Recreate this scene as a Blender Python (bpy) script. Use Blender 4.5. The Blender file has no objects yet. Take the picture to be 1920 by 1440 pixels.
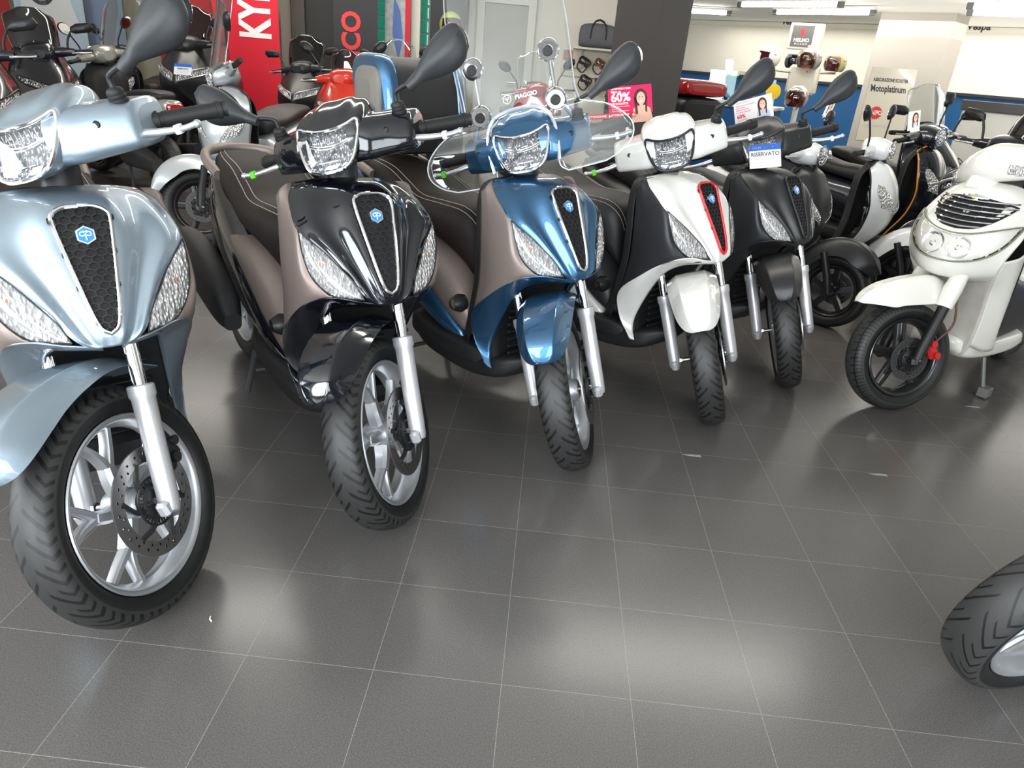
import bpy, math, random
import numpy as np
from mathutils import Matrix, Vector
PI = math.pi
C = bpy.context.scene.collection
scn = bpy.context.scene

# ------------------------------------------------------------------ camera
CAMLOC = (0.5933, -1.1845, 1.3027)
FPX = 1315.5
cam_d = bpy.data.cameras.new('camera')
cam_d.sensor_width = 36.0
cam_d.lens = FPX / 1920 * 36.0
cam_d.clip_start = 0.02
cam = bpy.data.objects.new('camera', cam_d)
C.objects.link(cam)
CAMM = (Matrix.Translation(CAMLOC) @ Matrix.Rotation(0.02908, 4, 'Z') @ Matrix.Rotation(PI/2 - 0.42866, 4, 'X')
        @ Matrix.Rotation(0.09089, 4, 'Z'))
cam.matrix_world = CAMM
scn.camera = cam

# ------------------------------------------------------------------ colour management, world, daylight
scn.view_settings.view_transform = 'Standard'
scn.view_settings.look = 'None'
scn.view_settings.gamma = 1.0
scn.view_settings.use_curve_mapping = False
scn.view_settings.exposure = 0.1
w = bpy.data.worlds.new('world'); scn.world = w
w.use_nodes = True
bg = w.node_tree.nodes['Background']
bg.inputs[0].default_value = (0.75, 0.87, 1.0, 1); bg.inputs[1].default_value = 1.3
def area(name, loc, rot, sx, sy, power, col):
    d = bpy.data.lights.new(name, 'AREA'); d.shape = 'RECTANGLE'; d.size = sx; d.size_y = sy
    d.energy = power; d.color = col
    o = bpy.data.objects.new(name, d); C.objects.link(o); o.location = loc; o.rotation_euler = rot
    return o
# daylight through the shop windows behind the photographer and on the left
WCOL = (0.90, 0.95, 1.0)
area('window_daylight', (-2.4, -3.95, 1.6), (PI/2, 0, 0), 2.6, 2.3, 260, WCOL)
area('window_daylight', (1.2, -3.95, 1.6), (PI/2, 0, 0), 2.6, 2.3, 200, WCOL)
area('window_daylight', (4.8, -3.95, 1.6), (PI/2, 0, 0), 2.6, 2.3, 130, WCOL)
area('window_daylight', (-4.9, -1.6, 1.6), (PI/2, 0, -PI/2), 2.8, 2.3, 200, WCOL)
# fluorescent tubes of the ceiling: soft light over the rows and at the back
area('ceiling_tube_light', (0.5, 3.2, 3.05), (0, 0, 0), 5.0, 0.25, 70, (1.0, 0.97, 0.90))
area('ceiling_tube_light', (-1.5, 6.6, 3.05), (0, 0, 0), 5.0, 0.25, 110, (1.0, 0.95, 0.86))
area('soffit_tube_fill', (4.6, 8.7, 2.12), (0, 0, -PI/4), 6.5, 2.2, 105, (1.0, 0.96, 0.88))
area('soffit_tube_fill', (7.2, 5.0, 2.12), (0, 0, -PI/4), 4.5, 2.2, 60, (1.0, 0.96, 0.88))

area('soffit_tube_fill', (5.4, 8.0, 1.95), (PI, 0, PI/4), 7.0, 2.4, 38, (1.0, 0.97, 0.90))  # upward fill added below the tubes to lighten the soffit, no lamp of its own

# ------------------------------------------------------------------ materials
MATS = {}
def mat(name, col=(0.5, 0.5, 0.5), rough=0.5, metal=0.0, coat=0.0, spec=0.5, noise=0, bump=0, bscale=200,
        trans=0, alpha=1, emit=None, estr=0, nscale=8, vor=0, ior=1.45, flake=0):
    if name in MATS: return MATS[name]
    m = bpy.data.materials.new(name); m.use_nodes = True
    nt = m.node_tree; b = nt.nodes['Principled BSDF']
    b.inputs['Base Color'].default_value = (*col, 1)
    b.inputs['Roughness'].default_value = rough
    b.inputs['Metallic'].default_value = metal
    b.inputs['Coat Weight'].default_value = coat
    b.inputs['Coat Roughness'].default_value = 0.03
    b.inputs['Specular IOR Level'].default_value = spec
    b.inputs['Transmission Weight'].default_value = trans
    b.inputs['IOR'].default_value = ior
    b.inputs['Alpha'].default_value = alpha
    if emit: b.inputs['Emission Color'].default_value = (*emit, 1); b.inputs['Emission Strength'].default_value = estr
    tc = nt.nodes.new('ShaderNodeTexCoord')
    if noise:
        n = nt.nodes.new('ShaderNodeTexNoise'); n.inputs['Scale'].default_value = nscale; n.inputs['Detail'].default_value = 6
        nt.links.new(tc.outputs['Object'], n.inputs['Vector'])
        mx = nt.nodes.new('ShaderNodeMix'); mx.data_type = 'RGBA'
        mx.inputs[6].default_value = (*[c*(1-noise) for c in col], 1)
        mx.inputs[7].default_value = (*[min(1, c*(1+noise)) for c in col], 1)
        nt.links.new(n.outputs[0], mx.inputs[0]); nt.links.new(mx.outputs[2], b.inputs['Base Color'])
    if flake:
        n = nt.nodes.new('ShaderNodeTexVoronoi'); n.inputs['Scale'].default_value = 1800
        nt.links.new(tc.outputs['Object'], n.inputs['Vector'])
        bm = nt.nodes.new('ShaderNodeBump'); bm.inputs['Strength'].default_value = flake; bm.inputs['Distance'].default_value = 0.0005
        nt.links.new(n.outputs[0], bm.inputs['Height']); nt.links.new(bm.outputs[0], b.inputs['Normal'])
    if bump:
        n = nt.nodes.new('ShaderNodeTexNoise'); n.inputs['Scale'].default_value = bscale; n.inputs['Detail'].default_value = 3
        nt.links.new(tc.outputs['Object'], n.inputs['Vector'])
        bm = nt.nodes.new('ShaderNodeBump'); bm.inputs['Strength'].default_value = bump; bm.inputs['Distance'].default_value = 0.002
        nt.links.new(n.outputs[0], bm.inputs['Height']); nt.links.new(bm.outputs[0], b.inputs['Normal'])
    if vor:
        n = nt.nodes.new('ShaderNodeTexVoronoi'); n.inputs['Scale'].default_value = vor; n.feature = 'F1'
        mp = nt.nodes.new('ShaderNodeMapping'); mp.inputs['Scale'].default_value = (1, 1.6, 0.8)
        nt.links.new(tc.outputs['Object'], mp.inputs[0]); nt.links.new(mp.outputs[0], n.inputs['Vector'])
        bm = nt.nodes.new('ShaderNodeBump'); bm.inputs['Strength'].default_value = 1.0; bm.inputs['Distance'].default_value = 0.02
        nt.links.new(n.outputs[0], bm.inputs['Height']); nt.links.new(bm.outputs[0], b.inputs['Normal'])
    MATS[name] = m
    return m
def clear(name, tint=(1, 1, 1), amount=0.10, rough=0.02):
    """thin clear plastic or glass: transparent with a fresnel reflection"""
    if name in MATS: return MATS[name]
    m = bpy.data.materials.new(name); m.use_nodes = True; nt = m.node_tree
    for n in list(nt.nodes): nt.nodes.remove(n)
    out = nt.nodes.new('ShaderNodeOutputMaterial'); tr = nt.nodes.new('ShaderNodeBsdfTransparent')
    tr.inputs[0].default_value = (*tint, 1)
    gl = nt.nodes.new('ShaderNodeBsdfGlossy'); gl.inputs['Roughness'].default_value = rough
    gl.inputs[0].default_value = (0.95, 0.97, 1, 1)
    fr = nt.nodes.new('ShaderNodeLayerWeight'); fr.inputs[0].default_value = 0.25
    ma = nt.nodes.new('ShaderNodeMath'); ma.operation = 'MULTIPLY_ADD'; ma.inputs[1].default_value = 0.75; ma.inputs[2].default_value = amount*0.5
    mx = nt.nodes.new('ShaderNodeMixShader')
    nt.links.new(fr.outputs['Fresnel'], ma.inputs[0]); nt.links.new(ma.outputs[0], mx.inputs[0])
    nt.links.new(tr.outputs[0], mx.inputs[1]); nt.links.new(gl.outputs[0], mx.inputs[2]); nt.links.new(mx.outputs[0], out.inputs[0])
    MATS[name] = m
    return m
BLK = mat('black_plastic', (0.012, 0.012, 0.013), 0.38, bump=0.15, bscale=900)
BLKM = mat('matte_black_plastic', (0.016, 0.016, 0.017), 0.55, bump=0.2, bscale=1200)
MIRB = mat('mirror_housing', (0.026, 0.028, 0.030), 0.42, bump=0.2, bscale=1500)
DARK = mat('dark_recess', (0.006, 0.006, 0.007), 0.7)
RUB = mat('rubber', (0.012, 0.012, 0.012), 0.6)
CHR = mat('chrome', (0.85, 0.85, 0.87), 0.08, metal=1)
ALU = mat('satin_aluminium', (0.62, 0.62, 0.64), 0.34, metal=0.85, bump=0.05, bscale=900)
FORK = mat('silver_fork_paint', (0.55, 0.55, 0.57), 0.38, metal=0.55, coat=0.2)
STEEL = mat('steel', (0.42, 0.41, 0.40), 0.32, metal=1)
DSTEEL = mat('dark_steel', (0.10, 0.10, 0.10), 0.4, metal=0.8)
GREY = mat('cast_grey', (0.10, 0.10, 0.10), 0.5, metal=0.5)
WHEELS = mat('silver_wheel_paint', (0.50, 0.51, 0.53), 0.33, metal=0.7, coat=0.3)
WHEELK = mat('black_wheel_paint', (0.015, 0.015, 0.016), 0.3, coat=0.5)
REFL = mat('lamp_reflector', (0.66, 0.66, 0.68), 0.13, metal=.9, vor=70)
REFLI = mat('indicator_reflector', (0.92, 0.90, 0.88), 0.22, metal=.55, vor=80)
LENS = clear('lamp_lens', amount=0.12)
SCREEN = clear('windshield_plastic', (0.93, 0.95, 0.95), 0.10)
SMOKE = clear('smoked_screen', (0.25, 0.24, 0.23), 0.14)
LIME = mat('green_tape', (0.12, 0.62, 0.03), 0.5)
ORANGE = mat('orange_bulb', (0.55, 0.12, 0.02), 0.4)
BLUEB = mat('badge_blue', (0.02, 0.22, 0.72), 0.25, coat=0.6)
WHITEP = mat('white_ink', (0.85, 0.85, 0.85), 0.5)
BROWN = mat('brown_seat_vinyl', (0.014, 0.0100, 0.0085), 0.6, spec=.3, bump=0.25, bscale=500)
STITCH = mat('stitching_thread', (0.30, 0.26, 0.22), 0.7)
BEIGE = mat('matte_taupe_plastic', (0.23, 0.185, 0.165), 0.42, metal=0.35, noise=0.04, nscale=40)
MIRG = mat('mirror_glass', (0.9, 0.9, 0.9), 0.02, metal=1)

def tyre_mat(name, N, slope, width, style=0, col=0.022):
    """rubber with a tread cut: slanted sipes left and right of the centre line (uses the UV map: u around, v across)"""
    m = bpy.data.materials.new(name); m.use_nodes = True; nt = m.node_tree; b = nt.nodes['Principled BSDF']
    uv = nt.nodes.new('ShaderNodeUVMap'); sp = nt.nodes.new('ShaderNodeSeparateXYZ'); nt.links.new(uv.outputs[0], sp.inputs[0])
    def M(op, a, b_=None, c=None):
        n = nt.nodes.new('ShaderNodeMath'); n.operation = op
        for i, x in enumerate((a, b_, c)):
            if x is None: continue
            if isinstance(x, (int, float)): n.inputs[i].default_value = x
            else: nt.links.new(x, n.inputs[i])
        return n.outputs[0]
    u, v = sp.outputs[0], sp.outputs[1]
    vc = M('SUBTRACT', v, 0.5)
    av = M('ABSOLUTE', vc)
    side = M('MULTIPLY', M('GREATER_THAN', vc, 0), 0.5)
    bend = M('MULTIPLY', M('MAXIMUM', M('SUBTRACT', av, 0.20), 0), slope*1.6)
    ph = M('ADD', M('ADD', M('MULTIPLY', u, N), M('SUBTRACT', M('MULTIPLY', av, slope), bend)), side)
    fr = M('FRACT', ph)
    g = M('LESS_THAN', fr, width)
    # second, shorter cut
    fr2 = M('FRACT', M('ADD', ph, 0.5))
    g2 = M('MULTIPLY', M('LESS_THAN', fr2, width*0.8), M('GREATER_THAN', av, 0.12))
    g = M('MAXIMUM', g, g2)
    band = M('MULTIPLY', M('GREATER_THAN', av, 0.022), M('LESS_THAN', av, 0.27))
    g = M('MULTIPLY', g, band)
    if style == 1:
        l1 = M('LESS_THAN', M('ABSOLUTE', M('SUBTRACT', av, 0.12)), 0.012)
        g = M('MAXIMUM', g, l1)
    mx = nt.nodes.new('ShaderNodeMix'); mx.data_type = 'RGBA'
    mx.inputs[6].default_value = (col, col, col*0.98, 1); mx.inputs[7].default_value = (0.0015, 0.0015, 0.0015, 1)  # groove shade put into the colour as near-black; the cuts are only bump
    nt.links.new(g, mx.inputs[0])
    sw = nt.nodes.new('ShaderNodeMix'); sw.data_type = 'RGBA'; sw.inputs[7].default_value = (.007, .007, .007, 1)
    nt.links.new(M('GREATER_THAN', av, 0.30), sw.inputs[0]); nt.links.new(mx.outputs[2], sw.inputs[6]); nt.links.new(sw.outputs[2], b.inputs['Base Color'])
    bm = nt.nodes.new('ShaderNodeBump'); bm.invert = True; bm.inputs['Strength'].default_value = 0.8; bm.inputs['Distance'].default_value = 0.004
    nt.links.new(g, bm.inputs['Height']); nt.links.new(bm.outputs[0], b.inputs['Normal'])
    b.inputs['Roughness'].default_value = 0.5
    return m
TYRE = tyre_mat('tyre_rubber', 28, 4.2, 0.20, 0, 0.021)
TYREB = tyre_mat('used_tyre_rubber', 44, -1.5, 0.12, 1, 0.032)
SKIPX=0
TYREC = tyre_mat('sport_tyre_rubber', 20, 5.0, 0.12, 0, 0.03)

# ------------------------------------------------------------------ mesh helpers
def crs(P, n):
    """Catmull-Rom resample of control points along axis 0 to n points"""
    P = np.asarray(P, float); m = len(P)
    if m == 2:
        t = np.linspace(0, 1, n).reshape((-1,)+(1,)*(P.ndim-1)); return P[0]*(1-t)+P[1]*t
    Q = np.concatenate([[2*P[0]-P[1]], P, [2*P[-1]-P[-2]]])
    t = np.linspace(0, m-1, n); i = np.minimum(t.astype(int), m-2); f = (t-i).reshape((-1,)+(1,)*(P.ndim-1))
    a, b, c, d = Q[i], Q[i+1], Q[i+2], Q[i+3]
    return 0.5*((2*b)+(-a+c)*f+(2*a-5*b+4*c-d)*f*f+(-a+3*b-3*c+d)*f**3)
def surf(ctrl, nu, nv):
    c = np.asarray(ctrl, float)
    c = crs(c, nu); return np.swapaxes(crs(np.swapaxes(c, 0, 1), nv), 0, 1)
def mirror_rows(half):
    """half: rows of points from centre (y=0) to the edge -> full rows from -edge to +edge"""
    out = []
    for r in half:
        r = [tuple(p) for p in r]
        out.append([(p[0], -p[1], p[2]) for p in r[:0:-1]] + r)
    return out
class MB:
    def __init__(s): s.v = []; s.f = []; s.uv = None
    def add(s, V, F):
        o = len(s.v); s.v += [tuple(map(float, p)) for p in V]; s.f += [tuple(i+o for i in f) for f in F]; return s
    def grid(s, G, cu=False, cv=False):
        G = np.asarray(G, float); m, n = G.shape[:2]; F = []
        for i in range(m if cu else m-1):
            for j in range(n if cv else n-1):
                a, b = i, (i+1) % m; c, d = j, (j+1) % n
                F.append((a*n+c, b*n+c, b*n+d, a*n+d))
        return s.add(G.reshape(-1, 3), F)
    def shell(s, G, t, ref=None):
        """a grid surface given thickness t along its normals"""
        G = np.asarray(G, float)
        du = np.gradient(G, axis=0); dv = np.gradient(G, axis=1); N = np.cross(du, dv)
        N /= np.linalg.norm(N, axis=2, keepdims=True)+1e-12
        B = G - N*t; m, n = G.shape[:2]
        o = len(s.v); s.grid(G); s.add(B.reshape(-1, 3), [])
        k = m*n; F = []
        for i in range(m-1):
            for j in range(n-1):
                F.append((o+k+i*n+j, o+k+i*n+j+1, o+k+(i+1)*n+j+1, o+k+(i+1)*n+j))
        rim = [(i, 0) for i in range(m)] + [(m-1, j) for j in range(1, n)] + [(i, n-1) for i in range(m-2, -1, -1)] + [(0, j) for j in range(n-2, 0, -1)]
        for a in range(len(rim)):
            p, q = rim[a], rim[(a+1) % len(rim)]
            F.append((o+p[0]*n+p[1], o+k+p[0]*n+p[1], o+k+q[0]*n+q[1], o+q[0]*n+q[1]))
        s.f += F; return s
    def rings(s, R, cap=True):
        R = np.asarray(R, float); m, n = R.shape[:2]; o = len(s.v)
        s.grid(R, cv=True)
        if cap: s.f.append(tuple(o+j for j in range(n))[::-1]); s.f.append(tuple(o+(m-1)*n+j for j in range(n)))
        return s
    def tube(s, path, r, n=10, cap=True, sub=0):
        P = np.asarray(path, float)
        if sub: 
            rr = np.asarray(r, float)*np.ones(len(P)); r = crs(rr.reshape(-1, 1), sub)[:, 0]; P = crs(P, sub)
        m = len(P); r = np.asarray(r, float)*np.ones(m)
        T = np.gradient(P, axis=0); T /= np.linalg.norm(T, axis=1, keepdims=True)+1e-12
        up = np.array([0, 0, 1.0]) if abs(T[0][2]) < 0.9 else np.array([1.0, 0, 0])
        A = np.cross(T[0], up); A /= np.linalg.norm(A); R = []
        for i in range(m):
            A = A - T[i]*np.dot(A, T[i]); A /= np.linalg.norm(A); B = np.cross(T[i], A)
            th = np.arange(n)*2*PI/n
            R.append(P[i]+r[i]*(np.outer(np.cos(th), A)+np.outer(np.sin(th), B)))
        return s.rings(R, cap)
    def lathe(s, prof, n=40, c=(0, 0, 0), axis='y', closed=False, a0=0, a1=2*PI):
        full = abs(a1-a0-2*PI) < 1e-6
        th = a0+np.arange(n)*(a1-a0)/(n if full else n-1); G = []
        for r, a in prof:
            z = np.zeros(n)
            if axis == 'y': G.append(np.stack([c[0]+r*np.cos(th), c[1]+a+z, c[2]+r*np.sin(th)], 1))
            elif axis == 'z': G.append(np.stack([c[0]+r*np.cos(th), c[1]+r*np.sin(th), c[2]+a+z], 1))
            else: G.append(np.stack([c[0]+a+z, c[1]+r*np.cos(th), c[2]+r*np.sin(th)], 1))
        return s.grid(G, cu=closed, cv=full)
    def box(s, c, d, R=None, b=0.0):
        c = np.array(c, float); h = np.array(d, float)/2
        if b <= 0:
            V = [(x, y, z) for x in (-1, 1) for y in (-1, 1) for z in (-1, 1)]; V = np.array(V)*h
            F = [(0, 1, 3, 2), (4, 6, 7, 5), (0, 4, 5, 1), (2, 3, 7, 6), (0, 2, 6, 4), (1, 5, 7, 3)]
        else:
            b = min(b, *(h*0.95)); V = []; F = []
            for z, q in ((-1, 1), (-1, 0), (1, 0), (1, 1)):
                zz = h[2]*z - (b*z if q == 0 else 0); i = b if q == 1 else 0
                X, Y = h[0]-i, h[1]-i
                V += [(X, Y-b if q == 0 else Y-b*0.3, zz), (X-b if q == 0 else X-b*0.3, Y, zz), (-X+b if q == 0 else -X+b*.3, Y, zz), (-X, Y-b if q == 0 else Y-b*.3, zz),
                      (-X, -Y+b if q == 0 else -Y+b*.3, zz), (-X+b if q == 0 else -X+b*.3, -Y, zz), (X-b if q == 0 else X-b*.3, -Y, zz), (X, -Y+b if q == 0 else -Y+b*.3, zz)]
            for k in range(3):
                for j in range(8): F.append((k*8+j, k*8+(j+1) % 8, (k+1)*8+(j+1) % 8, (k+1)*8+j))
            F.append(tuple(range(7, -1, -1))); F.append(tuple(range(24, 32))); V = np.array(V)
        if R is not None: V = np.array([R @ Vector(v) for v in V])
        return s.add(np.array(V)+c, F)
    def prism(s, pts, off):
        P = np.array(pts, float); n = len(P); o = np.array(off, float)
        return s.add(list(P)+list(P+o), [tuple(range(n))[::-1], tuple(range(n, 2*n))]+[(j, (j+1) % n, n+(j+1) % n, n+j) for j in range(n)])
    def ball(s, c, r, n=14):
        r = np.array(r, float)*np.ones(3); G = []
        for i in range(n+1):
            p = -PI/2+PI*i/n; q = max(math.cos(p), 1e-3)
            th = np.arange(2*n)*PI/n
            G.append(np.stack([c[0]+r[0]*q*np.cos(th), c[1]+r[1]*q*np.sin(th), c[2]+r[2]*math.sin(p)+0*th], 1))
        return s.grid(G, cv=True)
    def mesh(s, name, smooth=True, angle=40):
        me = bpy.data.meshes.new(name); me.from_pydata(s.v, [], s.f); me.update()
        if s.uv is not None:
            l = me.uv_layers.new(name='UVMap')
            for p in me.polygons:
                us = [s.uv[me.loops[li].vertex_index] for li in p.loop_indices]
                wrap = max(u[0] for u in us)-min(u[0] for u in us) > 0.5
                for li, u in zip(p.loop_indices, us): l.data[li].uv = (u[0]+1 if wrap and u[0] < 0.5 else u[0], u[1])
        if smooth:
            me.polygons.foreach_set('use_smooth', [True]*len(me.polygons))
            if angle: me.set_sharp_from_angle(angle=math.radians(angle))
        import bmesh
        bm = bmesh.new(); bm.from_mesh(me); bmesh.ops.recalc_face_normals(bm, faces=bm.faces); bm.to_mesh(me); bm.free()
        return me
CACHE = {}
def part(name, src, m, parent=None, M=None, key=None, smooth=True, angle=40):
    """link one mesh object; src is an MB, a function giving one, or a mesh"""
    if key and key in CACHE: me = CACHE[key]
    else:
        if callable(src): src = src()
        me = src.mesh(name, smooth, angle) if isinstance(src, MB) else src
        if key: CACHE[key] = me
    if not me.materials: me.materials.append(m)
    o = bpy.data.objects.new(name, me); C.objects.link(o)
    o.material_slots[0].link = 'OBJECT'; o.material_slots[0].material = m
    if parent is not None: o.parent = parent
    if M is not None: o.matrix_local = M
    return o
def tag(o, label=None, cat=None, group=None, kind=None):
    if label: o['label'] = label
    if cat: o['category'] = cat
    if group: o['group'] = group
    if kind: o['kind'] = kind
    return o
def thing(name, loc, rot, label, cat, group=None):
    o = bpy.data.objects.new(name, None); C.objects.link(o); o.empty_display_size = 0.1
    o.location = loc; o.rotation_euler = rot
    return tag(o, label, cat, group)
def textmb(txt, size, R=None, at=(0, 0, 0), ext=0.0006, align='CENTER', bold=0.0, sx=1.0):
    """lettering as mesh; text runs along local x, up is local y, R (4x4) places it"""
    cu = bpy.data.curves.new('lettering', 'FONT'); cu.body = txt; cu.size = size; cu.extrude = ext; cu.align_x = align; cu.align_y = 'CENTER'
    cu.offset = bold; cu.resolution_u = 3
    ob = bpy.data.objects.new('lettering', cu); C.objects.link(ob)
    bpy.context.view_layer.update()
    me = bpy.data.meshes.new_from_object(ob)
    V = [Vector((v.co.x*sx, v.co.y, v.co.z)) for v in me.vertices]; F = [tuple(p.vertices) for p in me.polygons]
    bpy.data.objects.remove(ob); bpy.data.curves.remove(cu); bpy.data.meshes.remove(me)
    if R is None: R = Matrix.Identity(4)
    R = Matrix.Translation(at) @ R
    mb = MB(); mb.add([R @ v for v in V], F); return mb
def frame(xd, yd, at=(0, 0, 0)):
    """4x4 with local x along xd, local y near yd"""
    x = Vector(xd).normalized(); z = x.cross(Vector(yd)).normalized(); y = z.cross(x)
    M = Matrix((x, y, z)).transposed().to_4x4(); return Matrix.Translation(at) @ M
def P(px, py, d):
    """world point seen at photo pixel (px, py) at depth d metres along the view axis"""
    return CAMM @ Vector(((px-960)/FPX*d, -(py-720)/FPX*d, -d))
def Pz(px, py, z):
    a = CAMM.translation; q = CAMM @ Vector(((px-960)/FPX, -(py-720)/FPX, -1)); d = q-a
    return a + d*((z-a.z)/d.z)
def Py(px, py, y):
    a = CAMM.translation; q = CAMM @ Vector(((px-960)/FPX, -(py-720)/FPX, -1)); d = q-a
    return a + d*((y-a.y)/d.y)
# ------------------------------------------------------------------ wheels
def tyre_mb(R, Rr, w, n=72):
    """R outer radius, Rr bead radius, w half width; axis y through the origin"""
    h = R-Rr
    prof = [(Rr-.004, w*.62), (Rr+.004, w*.72), (Rr+h*.25, w*.96), (Rr+h*.5, w*1.02), (Rr+h*.68, w*.97), (Rr+h*.82, w*.84), (Rr+h*.92, w*.62), (Rr+h*.98, w*.32), (R, 0)]
    prof = prof + [(r, -a) for r, a in prof[-2::-1]]
    pr = crs(np.array(prof), 33); m = MB(); m.lathe(pr, n)
    # bead closing strip
    uv = []
    L = np.cumsum(np.r_[0, np.linalg.norm(np.diff(pr, axis=0), axis=1)]); L /= L[-1]
    for i in range(33):
        for j in range(n): uv.append((j/n, L[i]))
    m.uv = uv
    return m
def rim_mb(Rr, w, spokes='Y', n=60, ns=5):
    m = MB(); r = Rr
    prof = [(r+.004, w), (r+.001, w+.003), (r-.006, w+.001), (r-.012, w-.006), (r-.016, w*.55), (r-.024, w*.25), (r-.026, 0), (r-.024, -w*.25), (r-.016, -w*.55), (r-.012, -w+.006), (r-.006, -w-.001), (r+.001, -w-.003), (r+.004, -w), (r-.003, -w+.004), (r-.009, 0), (r-.003, w-.004)]
    m.lathe(prof, n, closed=True)
    # hub
    m.lathe([(0.012, .048), (.030, .048), (.036, .040), (.040, .0), (.036, -.040), (.030, -.048), (.012, -.048)], 24)
    ri = r-.022
    for k in range(ns):
        a = 2*PI*k/ns+0.3
        def at(rr, da, y=0): return (rr*math.cos(a+da), y, rr*math.sin(a+da))
        def bar(p0, p1, p2, w0, w1, t0, t1):
            pts = crs(np.array([p0, p1, p2]), 7); R = []
            for i, p in enumerate(pts):
                f = i/6; T = (pts[min(i+1, 6)]-pts[max(i-1, 0)]); T /= np.linalg.norm(T)
                S = np.cross(T, (0, 1, 0)); S /= np.linalg.norm(S); hw = w0+(w1-w0)*f; t = t0+(t1-t0)*f
                R.append([p+S*hw*.55+np.array((0, t, 0)), p+S*hw+np.array((0, t*.45, 0)), p+S*hw*.8-np.array((0, t, 0)), p-S*hw*.8-np.array((0, t, 0)), p-S*hw+np.array((0, t*.45, 0)), p-S*hw*.55+np.array((0, t, 0))])
            m.rings(R)
        if spokes == 'Y':
            bar(at(.03, 0), at(.07, .02), at(r*.50, .10), .019, .016, .020, .016)
            bar(at(r*.46, .08), at(r*.68, .28), at(ri+.006, .36), .011, .009, .014, .012)
            bar(at(r*.46, .08), at(r*.70, -.02), at(ri+.006, -.14), .011, .009, .014, .012)
        elif spokes == 'I':
            bar(at(.03, 0), at(r*.5, .0), at(ri+.006, .0), .024, .022, .018, .014)
        else:
            bar(at(.03, 0), at(r*.5, .12), at(ri+.006, .05), .012, .010, .014, .011)
            bar(at(.03, .5), at(r*.5, .42), at(ri+.006, .5), .012, .010, .014, .011)
    return m
def disc_mb(Ro=.13, Ri=.095, holes=True):
    """brake disc with drilled ring, carrier arms and toothed ring; axis y"""
    m = MB(); t = .0022; n = 120
    th = np.arange(n)*2*PI/n
    rr = [Ri, Ri+.006, Ri+.012, Ri+.018, Ri+.024, Ri+.030, Ro] if holes else [Ri, Ro]
    for sgn in (1, -1):
        G = [np.stack([q*np.cos(th), sgn*t+0*th, q*np.sin(th)], 1) for q in rr]
        o = len(m.v); m.add(np.array(G).reshape(-1, 3), [])
        for i in range(len(rr)-1):
            for j in range(n):
                if holes and ((i == 1 and j % 5 == 0) or (i == 3 and j % 5 == 2) or (i == 5 and j % 5 == 4 and False)): continue
                m.f.append((o+i*n+j, o+(i+1)*n+j, o+(i+1)*n+(j+1) % n, o+i*n+(j+1) % n))
    m.lathe([(Ro, -t), (Ro, t)], n); m.lathe([(Ri, -t), (Ri, t)], n)
    return m
def carrier_mb(Ri=.097):
    m = MB()
    for k in range(6):
        a = 2*PI*k/6
        p = [(q*math.cos(a+d), 0, q*math.sin(a+d)) for q, d in ((.03, 0), (.065, .25), (Ri, .62))]
        m.tube(p, [.010, .007, .006], 6, sub=6)
    m.lathe([(.012, .012), (.036, .012), (.044, .006), (.044, -.008), (.02, -.012)], 30)
    for k in range(5):
        a = 2*PI*k/5+.4; m.lathe([(.0005, .019), (.0055, .019), (.0055, .005)], 6, c=(.034*math.cos(a), 0, .034*math.sin(a)))
    for k in range(36):
        a = 2*PI*k/36; m.box((.049*math.cos(a), .006, .049*math.sin(a)), (.011, .003, .0035), Matrix.Rotation(-a, 3, 'Y'))
    m.lathe([(.055, .0045), (.060, .0045), (.060, .0075), (.055, .0075)], 40, closed=True)
    return m
def bolts_mb(r, y, n=5, s=.006):
    m = MB()
    for k in range(n):
        a = 2*PI*k/n+.4; m.lathe([(0.0005, .006), (s, .006), (s, -.004)], 6, c=(r*math.cos(a), y, r*math.sin(a)))
    return m
def wheel(parent, M, R, Rr, w, rimmat, tyremat, key, spokes='Y', disc=0.0, discy=.075, ns=5, name='front_wheel', discR=.13, dm=None):
    rim = part(name, lambda: rim_mb(Rr, w*.80, spokes, ns=ns), rimmat, parent, M, key=key+'rim')
    part('tyre', lambda: tyre_mb(R, Rr, w), tyremat, rim, key=key+'tyre', angle=0)
    if disc:
        T = Matrix.Translation((0, discy, 0))
        part('brake_disc', lambda: disc_mb(discR, discR-.036), dm or STEEL, rim, T, key=key+'disc')
        part('disc_carrier', lambda: carrier_mb(discR-.03), BLK, rim, T, key=key+'car')
        pass
    return rim

# ------------------------------------------------------------------ the large front scooter (five in a row)
RAKE = math.radians(22.37); TRAIL = 0.0583
AX = Vector((-math.sin(RAKE), 0, math.cos(RAKE)))
def steer(a, trail=TRAIL, ax=AX):
    T = Matrix.Translation((trail, 0, 0)); return T @ Matrix.Rotation(a, 4, ax) @ T.inverted()
NOSE = mirror_rows([
    [(-.322, 0, .962), (-.328, .085, .958), (-.352, .150, .944)],
    [(-.245, 0, .957), (-.262, .098, .948), (-.314, .182, .925)],
    [(-.180, 0, .932), (-.196, .108, .915), (-.248, .202, .888)],
    [(-.142, 0, .874), (-.157, .108, .860), (-.190, .203, .846)],
    [(-.105, 0, .812), (-.118, .086, .797), (-.139, .148, .792)],
    [(-.070, 0, .750), (-.080, .063, .738), (-.092, .104, .734)],
    [(-.047, 0, .700), (-.053, .043, .690), (-.060, .076, .692)],
    [(-.042, 0, .664), (-.046, .026, .664), (-.056, .052, .667)]])
NG = surf(NOSE, 57, 65)
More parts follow.
